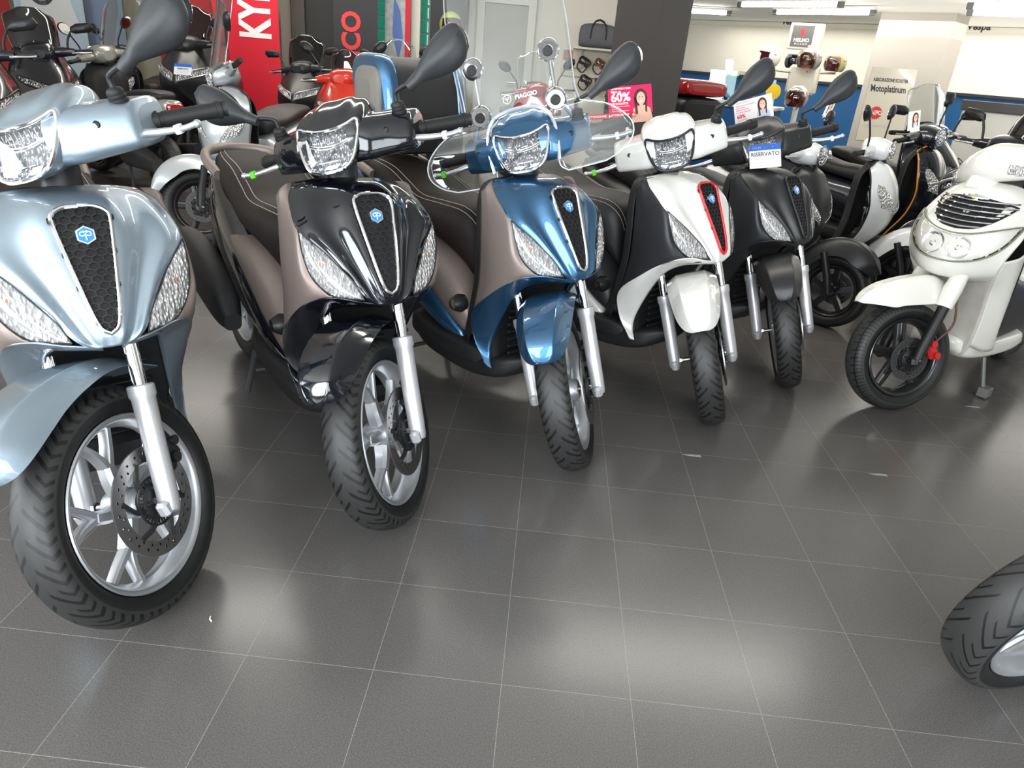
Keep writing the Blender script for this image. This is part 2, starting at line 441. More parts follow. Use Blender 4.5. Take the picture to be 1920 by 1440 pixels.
def relief(G):
    G = G.copy(); du = np.gradient(G, axis=0); dv = np.gradient(G, axis=1); N = np.cross(dv, du); N /= np.linalg.norm(N, axis=2, keepdims=True)
    N *= np.sign(N[:, :, :1]+1e-9)
    m, n = G.shape[:2]
    for i in range(m):
        t = i/(m-1); amp = math.sin(PI*min(1, max(0, (t-.08)/.92)))**.6
        for j in range(n):
            u = abs(2*j/(n-1)-1)
            # raised spine beside the grille, hollow channel, shoulder ridge
            d = .007*math.exp(-((u-.30)/.13)**2) - .009*math.exp(-((u-.55)/.14)**2) + .006*math.exp(-((u-.80)/.11)**2)
            G[i, j] += N[i, j]*d*amp
    return G
NGR = relief(NG)
_du = np.gradient(NGR, axis=0); _dv = np.gradient(NGR, axis=1); NN = np.cross(_dv, _du); NN /= np.linalg.norm(NN, axis=2, keepdims=True); NN *= np.sign(NN[:, :, :1])
def nose_at(y, z, off=0.0):
    """point on the front panel nearest to lateral y and height z, pushed out by off"""
    d = (NGR[:, :, 1]-y)**2+(NGR[:, :, 2]-z)**2; wt = np.exp(-d/(2*.007**2))+1e-12
    xs = NGR[:, :, 0]-(NN[:, :, 1]*(y-NGR[:, :, 1])+NN[:, :, 2]*(z-NGR[:, :, 2]))/np.where(abs(NN[:, :, 0]) < .15, .15, NN[:, :, 0])
    x = (wt*xs).sum()/wt.sum(); n = (wt[..., None]*NN).sum((0, 1)); n /= np.linalg.norm(n)
    return np.array([x, y, z])+n*off, n
def grille_outline(n=40):
    pts = [(.0, .934), (.030, .932), (.050, .922), (.052, .905), (.046, .86), (.036, .80), (.026, .745), (.016, .712), (.0, .700)]
    half = crs(np.array(pts), n); full = np.concatenate([half, (half*[-1, 1])[-2:0:-1]]); return full
def inside(y, z, poly):
    c = False; n = len(poly)
    for i in range(n):
        y1, z1 = poly[i]; y2, z2 = poly[(i+1) % n]
        if (z1 > z) != (z2 > z) and y < (y2-y1)*(z-z1)/(z2-z1)+y1: c = not c
    return c
def grille_ring(o=0.004, sc=1.0):
    out = grille_outline(); c = np.array([0, .84]); return [nose_at(*(c+(p-c)*sc), o)[0] for p in out]
def surround_mb():
    ps = grille_ring(.005, 1.04); ps = ps + ps[:1]; m = MB(); m.tube(ps, .0052, 8, cap=False); return m
def grille_back_mb():
    m = MB(); out = grille_outline(24); c = np.array([0, .84]); G = []
    for s_ in (1.02, .8, .6, .4, .2, .02):
        G.append([nose_at(*(c+(p-c)*s_), .0012)[0] for p in out])
    m.grid(G, cv=True); return m
def honeycomb_mb():
    m = MB(); poly = [tuple(p) for p in grille_outline()*np.array([1, 1])]; h = .0105; row = 0; z = .928
    while z > .702:
        y0 = (h if row % 2 else 0)
        for k in range(-4, 5):
            y = y0+k*2*h*1.0
            if not inside(y, z, poly): continue
            V = []
            for q in range(6):
                a = PI/2+q*PI/3
                for rr, of in ((.0118, .0055), (.0094, .0055), (.0094, .0015), (.0118, .0015)):
                    V.append(nose_at(y+rr*math.cos(a)*1.0, z+rr*math.sin(a)*.72, of)[0])
            F = []
            for q in range(6):
                a, b = q*4, ((q+1) % 6)*4
                for e in range(4): F.append((a+e, a+(e+1) % 4, b+(e+1) % 4, b+e))
            m.add(V, F)
        z -= .0128; row += 1
    return m
def hexp(c, n, r, off, rot=0):
    n = Vector(n).normalized(); up = (Vector((0, 0, 1))-n*n.z).normalized(); s_ = up.cross(n)
    return [Vector(c)+n*off+(up*math.cos(q*PI/3+rot)+s_*math.sin(q*PI/3+rot))*r for q in range(6)]
BADGE_C, BADGE_N = nose_at(0, .884)
def badge_mb(r, o0, o1):
    m = MB(); a = hexp(BADGE_C, BADGE_N, r, o0); b = hexp(BADGE_C, BADGE_N, r*.97, o1)
    m.rings([a, b]); return m
def badge_mark_mb():
    m = MB(); n = Vector(BADGE_N).normalized(); up = (Vector((0, 0, 1))-n*n.z).normalized(); s_ = up.cross(n)
    c = Vector(BADGE_C)+n*.0125
    def L(pts, r=.0011): m.tube([c+s_*x+up*y for x, y in pts], r, 6)
    L([(0, -.012), (0, .003)], .0014)
    for sg in (1, -1):
        L([(sg*(.0065+.0045*math.cos(t)), .002+.0045*math.sin(t)) for t in np.linspace(-2.6, 2.6, 14)])
        L([(0, .006), (sg*.004, .009)])
    return m
SIDE = [  # rows top->bottom, columns front->back (left side, +y)
    [(-.348, .160, .944), (-.330, .184, .944), (-.328, .203, .930), (-.350, .205, .910)],
    [(-.262, .197, .893), (-.268, .206, .885), (-.300, .211, .865), (-.342, .206, .850)],
    [(-.190, .204, .846), (-.205, .214, .835), (-.270, .217, .810), (-.336, .208, .790)],
    [(-.145, .192, .740), (-.168, .217, .748), (-.260, .221, .725), (-.332, .208, .700)],
    [(-.110, .162, .692), (-.152, .203, .685), (-.255, .215, .640), (-.338, .204, .610)],
    [(-.099, .146, .682), (-.163, .192, .652), (-.270, .206, .575), (-.372, .197, .478)]]
WING = [  # columns front -> tip; each (upper, middle, lower)
    [(-.052, .020, .664), (-.056, .020, .659), (-.062, .018, .654)],
    [(-.066, .085, .676), (-.082, .088, .662), (-.104, .080, .650)],
    [(-.097, .146, .684), (-.130, .144, .662), (-.160, .108, .632)],
    [(-.165, .192, .657), (-.190, .172, .630), (-.222, .124, .582)],
    [(-.270, .207, .577), (-.275, .190, .538), (-.275, .138, .480)],
    [(-.372, .198, .480), (-.358, .190, .425), (-.308, .150, .379)],
    [(-.360, .192, .375), (-.348, .184, .350), (-.306, .156, .322)],
    [(-.300, .175, .288), (-.292, .172, .286), (-.282, .166, .284)]]
def flip(ctrl, s_): return [[(p[0], s_*p[1], p[2]) for p in r] for r in ctrl]
IND_O = [(-.190, .204, .850), (-.162, .204, .790), (-.138, .188, .730), (-.100, .145, .686), (-.058, .076, .680)]
IND_I = [(-.190, .2035, .848), (-.141, .151, .796), (-.110, .124, .762), (-.082, .094, .724), (-.058, .0755, .681)]
def ind_grid(s_, bulge, n=20, shrink=1):
    o = crs(IND_O, n); i = crs(IND_I, n); G = []
    for k in range(9):
        f = k/8; r = o*(1-f)+i*f; b = bulge*math.sin(PI*f)
        t = np.linspace(0, 1, n); env = np.sin(PI*t)**.5
        r = r + np.outer(env*b, [0.75, .55, -.1]); G.append(r*[1, s_, 1])
    return np.array(G)
# headlamp: outline (y, z) and its plane
HL = crs(np.array([(0, 1.0965), (.032, 1.098), (.062, 1.104), (.082, 1.1105), (.0905, 1.106), (.0905, 1.086), (.083, 1.055), (.073, 1.028), (.057, 1.008), (.030, .9995), (0, .998)]), 31)
HLF = np.concatenate([HL, (HL*[-1, 1])[-2:0:-1]])
HC = np.array([0, 1.055])
def hl3(p, dx=0.0): return np.array([-.237-(p[1]-.9965)*.60-1.6*p[0]**2+dx, p[0], p[1]])
def hl_disc(scs, dxs):
    m = MB(); G = [[hl3(HC+(p-HC)*s_, dx) for p in HLF] for s_, dx in zip(scs, dxs)]; m.grid(G, cv=True)
    m.f.append(tuple((len(scs)-1)*len(HLF)+j for j in range(len(HLF)))); return m
HLB = crs(np.array([(0, 1.150), (.030, 1.151), (.060, 1.149), (.086, 1.142), (.102, 1.118), (.106, 1.085), (.098, 1.045), (.074, 1.012), (.045, .992), (.02, .988), (0, .987)]), 31)
HLBF = np.concatenate([HLB, (HLB*[-1, 1])[-2:0:-1]])
def shell_mb():
    """painted handlebar cover: lamp housing with visor plus the two arms"""
    m = MB(); R = []
    for back, mixw, sc, up in ((-.003, 0, 1.02, 0), (-.001, .05, 1.07, .001), (.008, .22, 1.08, .001), (.030, .50, 1.08, .001), (.065, .80, 1.05, .002), (.105, 1.0, 1.0, .003), (.145, 1.0, .94, .0), (.180, 1.0, .80, -.006), (.200, 1.0, .55, -.012), (.205, 1, .3, -.015)):
        ring = []
        for p, pb in zip(HLF, HLBF):
            q = (HC+(p-HC)*sc)*(1-mixw)+(HC+(pb-HC)*sc)*mixw; z = q[1]+up
            if pb[1] > 1.12 and .02 < back < .15: z += .007/(1+math.exp((abs(q[0])-.052)/.003))
            x = -.237-(q[1]-.9965)*.60-1.6*q[0]**2*(1-mixw*.5)-back; ring.append((x, q[0], z))
        R.append(ring)
    G = crs(np.array(R), 34); m.grid(G, cv=True); n = len(HLF); m.f.append(tuple(33*n+j for j in range(n)))
    for s_ in (1, -1):
        S = []
        for y, cx, cz, hx, hz in ((.060, -.372, 1.055, .092, .060), (.100, -.378, 1.052, .090, .060), (.135, -.392, 1.049, .083, .057), (.170, -.408, 1.046, .077, .055), (.200, -.424, 1.042, .070, .052), (.215, -.431, 1.040, .064, .049), (.222, -.435, 1.038, .050, .038)):
            th = np.arange(28)*2*PI/28; e = 2/3.4
            ex = np.sign(np.cos(th))*abs(np.cos(th))**e; ez = np.sign(np.sin(th))*abs(np.sin(th))**e
            S.append(np.stack([cx+hx*ex-.012*ez, s_*y+0*th, cz+hz*ez], 1))
        m.rings(crs(np.array(S), 16))
    return m
def fender_mb():
    path = [(.254, .546, .016, .362), (.253, .553, .036, .352), (.247, .570, .054, .342), (.233, .597, .067, .334), (.205, .621, .077, .328), (.155, .641, .084, .322), (.090, .650, .090, .320), (.015, .648, .094, .318), (-.070, .630, .094, .320), (-.150, .590, .090, .322), (-.215, .520, .084, .325)]
    rows = []
    for x, z, hw, re in path:
        a = math.atan2(z-.283, x); r = math.hypot(x, z-.283); row = []
        for u in (0, .30, .52, .60, .82, .97, 1.0):
            rr = r-(r-re)*(max(0, u-.52)/.48)**1.35 if u > .52 else r-.002*(u/.5)**2
            row.append((rr*math.cos(a), u*hw, .283+rr*math.sin(a)))
        rows.append(row)
    m = MB(); m.shell(surf(mirror_rows(rows), 55, 41), .003); return m
def forkleg_mb():
    m = MB(); a = Vector((0.004, 0, .270)); d = AX
    pts = [a-d*.012, a, a+d*.04, a+d*.20, a+d*.255, a+d*.262, a+d*.285, a+d*.288]
    m.tube(pts, [.021, .0235, .0245, .0255, .0265, .030, .030, .026], 20)
    m.box(tuple(a+Vector((.012, 0, .004))), (.045, .030, .040), b=.008)
    return m
def stanchion_mb():
    m = MB(); a = Vector((0.004, 0, .270)); m.tube([a+AX*.27, a+AX*.50], .0165, 16); return m
def axbolt_mb():
    m = MB(); m.lathe([(.0005, .022), (.006, .022), (.006, .012), (.011, .012), (.011, .004), (.013, .004), (.013, -.03)], 6, c=(.0, 0, .283)); return m
def caliper_mb():
    m = MB(); m.box((-.085, .085, .345), (.075, .050, .060), Matrix.Rotation(.5, 3, 'Y'), b=.012)
    m.box((-.105, .082, .385), (.045, .036, .05), Matrix.Rotation(.3, 3, 'Y'), b=.01)
    m.tube([(-.06, .10, .335), (-.03, .105, .30)], .011, 10); m.tube([(-.09, .112, .34), (-.09, .118, .34)], .014, 12)
    m.tube([(-.11, .112, .375), (-.11, .118, .375)], .012, 12); return m
def hose_mb():
    m = MB(); m.tube([(-.11, .085, .41), (-.125, .095, .47), (-.13, .10, .55), (-.155, .09, .66)], .0055, 8, sub=16); return m
G0 = Vector((-.446, .205, 1.036)); G1 = Vector((-.545, .348, 1.018))
def grip_mb(s_):
    m = MB(); d = (G1-G0); L = d.length
    f = lambda t: G0+d*t
    pts = [f(0), f(.12), f(.125), f(.17), f(.175), f(.86), f(.865), f(.93), f(.935), f(1.0), f(1.005)]
    m.tube(pts, [.021, .022, .017, .017, .0185, .0180, .021, .021, .016, .0195, .012], 18)
    # raised chevron ribs
    for k in range(6):
        c = f(.28+.08*k)
        for q in (-1, 1):
            m.tube([c+Vector((.0178*math.cos(a), 0, .0178*math.sin(a)))+d*(.045*abs(a-PI/4)) for a in np.linspace(PI/4, PI/4+q*1.1, 5)], .0011, 5)
    if s_ < 0: m.v = [(x, -y, z) for x, y, z in m.v]
    return m
def lever_mb(s_):
    m = MB(); m.tube([(-.400, .205, 1.018), (-.388, .222, 1.019), (-.383, .265, 1.014), (-.388, .315, 1.010), (-.392, .345, 1.012)], [.009, .0095, .0085, .0072, .0075], 10, sub=20)
    m.ball((-.392, .349, 1.012), .0095, 8)
    if s_ < 0: m.v = [(x, -y, z) for x, y, z in m.v]
    return m
def sym(m, s_):
    if s_ < 0: m.v = [(x, -y, z) for x, y, z in m.v]
    return m
def boot_mb(s_):
    m = MB(); prof = [(.019, 0), (.021, .003), (.0215, .009), (.0185, .011), (.0205, .014), (.0205, .018), (.018, .020), (.019, .023), (.019, .028), (.016, .033), (.011, .036), (.0015, .037)]
    m.lathe(prof, 20, c=(-.400, .188, 1.088), axis='z'); return sym(m, s_)
def stalk_mb(s_):
    m = MB(); m.tube([(-.400, .188, 1.11), (-.400, .189, 1.138), (-.398, .198, 1.150), (-.393, .232, 1.160), (-.391, .258, 1.166)], .0065, 12, sub=16); return sym(m, s_)
def mirror_mb(s_):
    """teardrop housing; axis from the neck outwards, flat side to the rider"""
    a = Vector((-.392, .250, 1.160)); b = Vector((-.421, .414, 1.250)); d = (b-a); L = d.length; d = d/L
    nrm = Vector((1, .12, .15)); nrm = (nrm-d*nrm.dot(d)).normalized(); s2 = d.cross(nrm)
    R = []
    for t, hw, th, sh in ((-.09, .0115, .0115, 0), (-.085, .0135, .0135, 0), (.10, .0175, .0165, 0), (.115, .0165, .0155, 0), (.25, .027, .024, .002), (.42, .041, .030, .004), (.60, .051, .031, .005), (.78, .051, .028, .003), (.92, .040, .021, -.004), (1.0, .022, .012, -.012), (1.03, .004, .004, -.016)):
        ring = []
        for q in range(24):
            an = 2*PI*q/24; cx, cy = math.cos(an), math.sin(an)
            e = max(cx, 0)*th*1.1 - max(-cx, 0)*th*.45  # domed front, flat back
            rg = .007*math.exp(-(abs(cy)/.20)) *min(1, max(0, (t-.13)/.45)) if cx > 0 else 0
            ring.append(a+d*(L*t)+nrm*(e+rg)+s2*(hw*cy+sh))
        R.append(ring)
    A = np.array([[tuple(p) for p in r] for r in R]); m = MB(); m.rings(np.concatenate([A[:4], crs(A[4:], 26)])); return sym(m, s_)
def mglass_mb(s_):
    a = Vector((-.392, .250, 1.160)); b = Vector((-.424, .428, 1.258)); d = (b-a); L = d.length; d = d/L
    nrm = Vector((1, .12, .15)); nrm = (nrm-d*nrm.dot(d)).normalized(); s2 = d.cross(nrm); pts = []
    for q in range(28):
        an = 2*PI*q/28; pts.append(a+d*(L*(.60+.36*math.cos(an)))+nrm*(-.0145)+s2*(.046*math.sin(an)*(1+.12*math.cos(an))))
    m = MB(); m.prism(pts, nrm*-.002); return sym(m, s_)
def ring_x(x, z0, z1, hw, e=3.0, n=28, top=1.0):
    th = np.arange(n)*2*PI/n+PI/n; k = 2/e; c = np.sign(np.cos(th))*abs(np.cos(th))**k; s_ = np.sign(np.sin(th))*abs(np.sin(th))**k
    w_ = hw*(1+(top-1)*np.maximum(s_, 0))
    return np.stack([x+0*th, w_*c, (z0+z1)/2+(z1-z0)/2*s_], 1)
def loftx(secs, n=30, e=3.0, top=1.0):
    m = MB(); R = np.array([ring_x(*s_[:4], e=s_[4] if len(s_) > 4 else e, top=top) for s_ in secs]); m.rings(crs(R, n)); return m
SEAT = [(-.475, .50, .62, .06), (-.50, .53, .76, .105), (-.56, .60, .815, .142), (-.68, .66, .818, .168), (-.82, .69, .815, .178), (-.92, .71, .845, .172), (-1.05, .745, .885, .162), (-1.22, .78, .895, .142), (-1.36, .81, .895, .105), (-1.40, .83, .88, .06)]
def stitch_mb():
    m = MB(); R = crs(np.array([ring_x(*s_[:4]) for s_ in SEAT]), 30)
    for s_ in (1, -1):
        for dj in (0, 1):
            j = 3+dj if s_ > 0 else 10-dj
            path = [R[i][j]*[1, 1.0, 1]+np.array([0, s_*.002, .002]) for i in range(2, 27)]
            m.tube(path, .0016, 4)
    return m
def mats_white(): return mat('white_tag_plastic', (.72, .72, .70), .4)
def medley(i, x, y, yaw, st, lean, label, cfg):
    t = thing('motor_scooter', (x, y, 0), (lean, 0, yaw), label, 'scooter', None)
    pm, sm = cfg['paint'], cfg['side']; S = steer(st); K = 'md_'
    W = S @ Matrix.Translation((0, 0, .283))
    wheel(t, W, .283, .2105, cfg.get('tw', .051), cfg.get('wheel', WHEELS), cfg.get('tyre', TYRE), K+cfg.get('wk', 's'), cfg.get('spokes', 'Y'), disc=1)
    part('front_fender', fender_mb, pm, t, S, key=K+'fend')
    for s_ in (1, -1):
        O = S @ Matrix.Translation((0, s_*.113, 0))
        f = part('fork_leg', forkleg_mb, FORK, t, O, key=K+'leg')
        part('stanchion', stanchion_mb, CHR, f, key=K+'stan')
        part('axle_bolt', axbolt_mb, STEEL, f, Matrix.Scale(s_, 4, (0, 1, 0)), key=K+'axb')
    part('axle', lambda: MB().tube([(0, -.10, .283), (0, .10, .283)], .008, 12), STEEL, t, S, key=K+'axle')
    part('brake_caliper', caliper_mb, BLK, t, S, key=K+'cal')
    part('brake_hose', hose_mb, RUB, t, S, key=K+'hose')
    # front body
    nm_ = MB().shell(NGR, .004) if (K+'nose') not in CACHE else None
    part('front_panel', nm_, pm, t, key=K+'nose', angle=0)
    g = part('grille', honeycomb_mb, BLK, t, key=K+'honey')
    part('grille_backing', grille_back_mb, DARK, g, key=K+'gback')
    part('grille_surround', surround_mb, cfg.get('surround', CHR), g, key=K+'surr')
    b = part('badge', lambda: badge_mb(.0215, .004, .010), CHR, t, key=K+'bdg')
    part('badge_field', lambda: badge_mb(.0175, .010, .0118), BLUEB, b, key=K+'bdgf')
    part('badge_emblem', badge_mark_mb, WHITEP, b, key=K+'bdgm')
    for s_ in (1, -1):
        k = '+' if s_ > 0 else '-'
        part('side_panel', lambda: MB().shell(surf(flip(SIDE, s_), 30, 24), .004*s_), sm, t, key=K+'side'+k, angle=0)
        part('lower_fairing', lambda: MB().shell(surf(flip(WING, s_), 40, 13), .004*s_), cfg.get('wing', pm), t, key=K+'wing'+k, angle=0)
        r = part('turn_signal', lambda: MB().grid(ind_grid(s_, .004)), REFLI, t, key=K+'ind'+k, angle=0)
        part('lens', lambda: MB().grid(ind_grid(s_, .016)), LENS, r, key=K+'indl'+k, angle=0)
        part('bulb', lambda: MB().ball((-.135, s_*.166, .765), (.004, .004, .007), 8), ORANGE, r, key=K+'bulb'+k)
        part('lens_edge', lambda: MB().tube(list(crs([(p[0]+.002, s_*(p[1]+.001), p[2]) for p in IND_O], 18))+list(crs([(p[0]+.004, s_*p[1], p[2]) for p in IND_I[::-1]], 18)), .0016, 5), BLK, r, key=K+'inde'+k)
    # wheel arch, radiator cover, rider side of the shield
    def arch():
        rows = []
        for z, xx, hw in ((.668, -.075, .10), (.62, -.20, .125), (.54, -.262, .135), (.46, -.298, .143), (.38, -.318, .132), (.30, -.310, .128), (.25, -.30, .12)):
            rows.append([(xx-.02, 0, z), (xx-.015, hw*.5, z), (xx+.0, hw, z), (xx-.05, hw+.02, z)])
        return MB().shell(surf(mirror_rows(rows), 24, 21), -.004)
    part('wheel_arch', arch, BLKM, t, key=K+'arch')
    def slats():
        m = MB()
        for k in range(9): m.box((-.285+.002*abs(k-4), 0, .335+.027*k), (.012, .20, .010), Matrix.Rotation(.5, 3, 'Y'), b=.002)
        return m
    part('radiator_slats', slats, BLK, t, key=K+'slat')
    def inner():
        rows = []
        for z, xx, hw in ((.945, -.345, .11), (.925, -.378, .172), (.86, -.39, .184), (.74, -.384, .186), (.60, -.386, .184), (.47, -.415, .178), (.34, -.46, .160)):
            rows.append([(xx-.03, 0, z), (xx-.035, hw*.55, z), (xx-.01, hw*.93, z), (xx+.03, hw, z)])
        return MB().shell(surf(mirror_rows(rows), 26, 27), .006)
    part('leg_shield', inner, cfg.get('inner', BLKM), t, key=K+'inner', angle=0)
    part('steering_column', lambda: MB().tube([(-.345, 0, .90), (-.385, 0, 1.02)], .045, 16), BLK, t, key=K+'scol')
    part('floorboard', lambda: loftx([(-.33, .265, .30, .12), (-.40, .25, .335, .17), (-.60, .24, .335, .185), (-.80, .25, .345, .17), (-.86, .27, .33, .12)], 16, 5), BLKM, t, key=K+'floorb')
    part('belly_fairing', lambda: loftx([(-.20, .30, .34, .08), (-.28, .235, .33, .15), (-.45, .20, .285, .165), (-.70, .20, .285, .16), (-.86, .22, .28, .12)], 18, 4), cfg.get('belly', BLKM), t, key=K+'belly')
    # seat, tail
    s = part('seat', lambda: loftx(SEAT, 40, 3.2), cfg.get('seat', BROWN), t, key=K+'seat', angle=0)
    part('stitching', stitch_mb, cfg.get('stitch', STITCH), s, key=K+'stitch')
    part('tail_panel', lambda: loftx([(-.43, .33, .41, .12), (-.49, .34, .52, .170), (-.60, .40, .62, .190), (-.72, .49, .675, .200), (-.84, .57, .69, .200), (-.94, .64, .695, .19)], 34, 3), sm, t, key=K+'tail', angle=0)
    part('tail_lower_panel', lambda: loftx([(-.50, .30, .35, .14), (-.60, .31, .46, .178), (-.72, .34, .60, .196), (-.84, .38, .70, .207), (-1.0, .45, .765, .204), (-1.2, .55, .80, .182), (-1.40, .66, .83, .13), (-1.50, .74, .83, .07)], 34, 3), pm, t, key=K+'tlow', angle=0)
    part('tail_light', lambda: loftx([(-1.47, .76, .80, .055), (-1.50, .75, .81, .07), (-1.515, .76, .80, .055)], 6, 4), mat('red_lens', (.35, .01, .01), .15, coat=1), t, key=K+'tl')
    part('grab_rail', lambda: MB().tube([(-1.14, .155, .835), (-1.28, .160, .868), (-1.42, .115, .885), (-1.47, 0, .89), (-1.42, -.115, .885), (-1.28, -.160, .868), (-1.14, -.155, .835)], .019, 10, sub=30), sm, t, key=K+'rail')
    part('footpeg', lambda: MB().lathe([(.0005, .02), (.034, .02), (.036, .0), (.02, -.03)], 20, c=(-.50, -.165, .47)), BLK, t, key=K+'peg')
    # rear end
    RW = Matrix.Translation((-1.395, 0, .268))
    wheel(t, RW, .268, .185, .058, cfg.get('wheel', WHEELS), TYRE, K+'r'+cfg.get('wk', 's'), 'Y', name='rear_wheel')
    part('engine_case', lambda: loftx([(-.85, .22, .40, .07), (-.95, .20, .42, .10), (-1.2, .20, .36, .09), (-1.45, .21, .33, .05)], 20, 4), GREY, t, Matrix.Translation((0, .11, 0)), key=K+'eng')
    part('muffler', lambda: loftx([(-.84, .34, .40, .03), (-.92, .34, .50, .050), (-1.10, .37, .55, .058), (-1.32, .42, .58, .060), (-1.46, .46, .58, .045)], 24, 3), BLKM, t, Matrix.Translation((0, -.225, 0)), key=K+'muf')
    part('rear_shock', lambda: MB().tube([(-1.36, -.13, .30), (-1.25, -.13, .62)], .022, 10), BLK, t, key=K+'shock')
    part('rear_mudguard', lambda: loftx([(-1.40, .55, .64, .06), (-1.58, .50, .60, .08), (-1.72, .36, .42, .07)], 10, 5), BLKM, t, key=K+'rmg')
    part('centre_stand', lambda: MB().tube([(-.92, .13, .22), (-1.0, .15, .012)], .012, 8).tube([(-.92, -.13, .22), (-1.0, -.15, .012)], .012, 8).tube([(-.95, .13, .12), (-.95, -.13, .12)], .01, 8), GREY, t, key=K+'stand')
    # handlebar group
    part('handlebar_cover', shell_mb, pm, t, S, key=K+'shell')
    h = part('headlight', lambda: hl_disc((1.0, .95, .80, .55, .25, .05), (.001, -.004, -.009, -.012, -.011, -.010)), REFL, t, S, key=K+'hlr')
    part('headlight_lens', lambda: hl_disc((1.0, .9, .7, .4, .1), (.004, .008, .011, .013, .014)), LENS, h, key=K+'hll', angle=0)
    part('headlight_bezel', lambda: MB().tube([hl3(HC+(p-HC)*1.015, .003) for p in HLF]+[hl3(HC+(HLF[0]-HC)*1.015, .003)], .0048, 8, cap=False), cfg.get('bezel', CHR), h, key=K+'hlb')
    def bars():
        m = MB()
        for z, hw in ((1.052, .066), (1.058, .068)): m.tube([hl3((u*hw, z+.05*u*u*hw*4), -.006) for u in np.linspace(-1, 1, 13)], .0024, 6)
        for k in range(-5, 6): m.box(hl3((k*.0125, 1.078), -.016), (.018, .002, .024), b=.0006)
        m.tube([hl3((u*.03, 1.02), -.004) for u in np.linspace(-1, 1, 7)], .003, 6)
        return m
    part('lamp_divider', bars, CHR, h, key=K+'hld')
    for s_ in (1, -1):
        k = '+' if s_ > 0 else '-'
        part('grip', lambda: grip_mb(s_), RUB, t, S, key=K+'grip'+k)
        lv = part('brake_lever', lambda: lever_mb(s_), ALU, t, S, key=K+'lev'+k)
        if s_ > 0: part('lever_tag', lambda: MB().box((-.386, .305, 1.011), (.021, .013, .021), b=.002), mats_white(), lv, key=K+'ltag')
        if cfg.get('tape') and s_ < 0:
            part('green_tape', lambda: sym(MB().box((-.387, .315, 1.011), (.020, .016, .020), b=.002), -1), LIME, lv, key=K+'tape')
        part('cover_screw', lambda: MB().lathe([(.0005, -.001), (.0055, -.001), (.0075, .0012), (.0085, -.002)], 14, c=(0, 0, 0), axis='x'), BLK, t, S @ Matrix.Translation((-.327, s_*.160, 1.064)), key=K+'scr')
        if s_ > 0 or cfg.get('rmirror', True):
            mi = part('mirror', lambda: mirror_mb(s_), MIRB, t, S, key=K+'mir'+k, angle=55)
            part('mirror_stalk', lambda: stalk_mb(s_), BLK, mi, key=K+'stk'+k)
            part('mirror_boot', lambda: boot_mb(s_), RUB, mi, key=K+'boot'+k)
            part('mirror_glass', lambda: mglass_mb(s_), MIRG, mi, key=K+'mgl'+k)
    return t
P_LB = mat('ice_blue_metallic_paint', (.295, .370, .435), .28, metal=.72, coat=1, flake=.25)
P_BK = mat('gloss_black_paint', (.004, .005, .009), .12, metal=.2, coat=1)
P_BL = mat('petrol_blue_metallic_paint', (.035, .125, .25), .25, metal=.75, coat=1, flake=.2)
P_WH = mat('pearl_white_paint', (.70, .69, .65), .25, coat=1)
P_MB = mat('satin_black_paint', (.018, .018, .019), .36, bump=.05, bscale=900)
P_GM = mat('matte_graphite_plastic', (.030, .031, .034), .40, metal=.3, bump=.1, bscale=900)
REDP = mat('red_trim', (.62, .01, .015), .25, coat=1)
SEATK = mat('black_seat_vinyl', (.014, .013, .013), .5, bump=.2, bscale=500)
medley(1, -.287, .1725, -.8437, -.8285, .0229, 'ice blue metallic scooter, nearest in the row, front wheel turned left', dict(paint=P_LB, side=BEIGE, rmirror=False))
medley(2, .2102, .6283, -.8857, -.8364, -.0023, 'gloss black scooter with taupe side panels, between the ice blue one and the blue one', dict(paint=P_BK, side=BEIGE, tape=1))
s3 = medley(3, .7642, 1.0753, -.806, -.8962, .0142, 'petrol blue scooter with a tall clear windshield and a blue top case', dict(paint=P_BL, side=BEIGE, tape=1, rmirror=False))
s4 = medley(4, 1.3312, 1.5469, -.7896, -.915, .026, 'white scooter with a red-edged grille and black side panels', dict(paint=P_WH, side=P_GM, surround=REDP, tape=1, wheel=WHEELK, wk='k', bezel=BLK, seat=SEATK, rmirror=False))
medley(5, 1.7889, 2.0198, -.8753, -.9021, .0136, 'satin black scooter of the row, blue and white RISERVATO card on its front', dict(paint=P_MB, side=P_GM, surround=P_MB, wheel=WHEELS, bezel=BLK, seat=SEATK, rmirror=False))
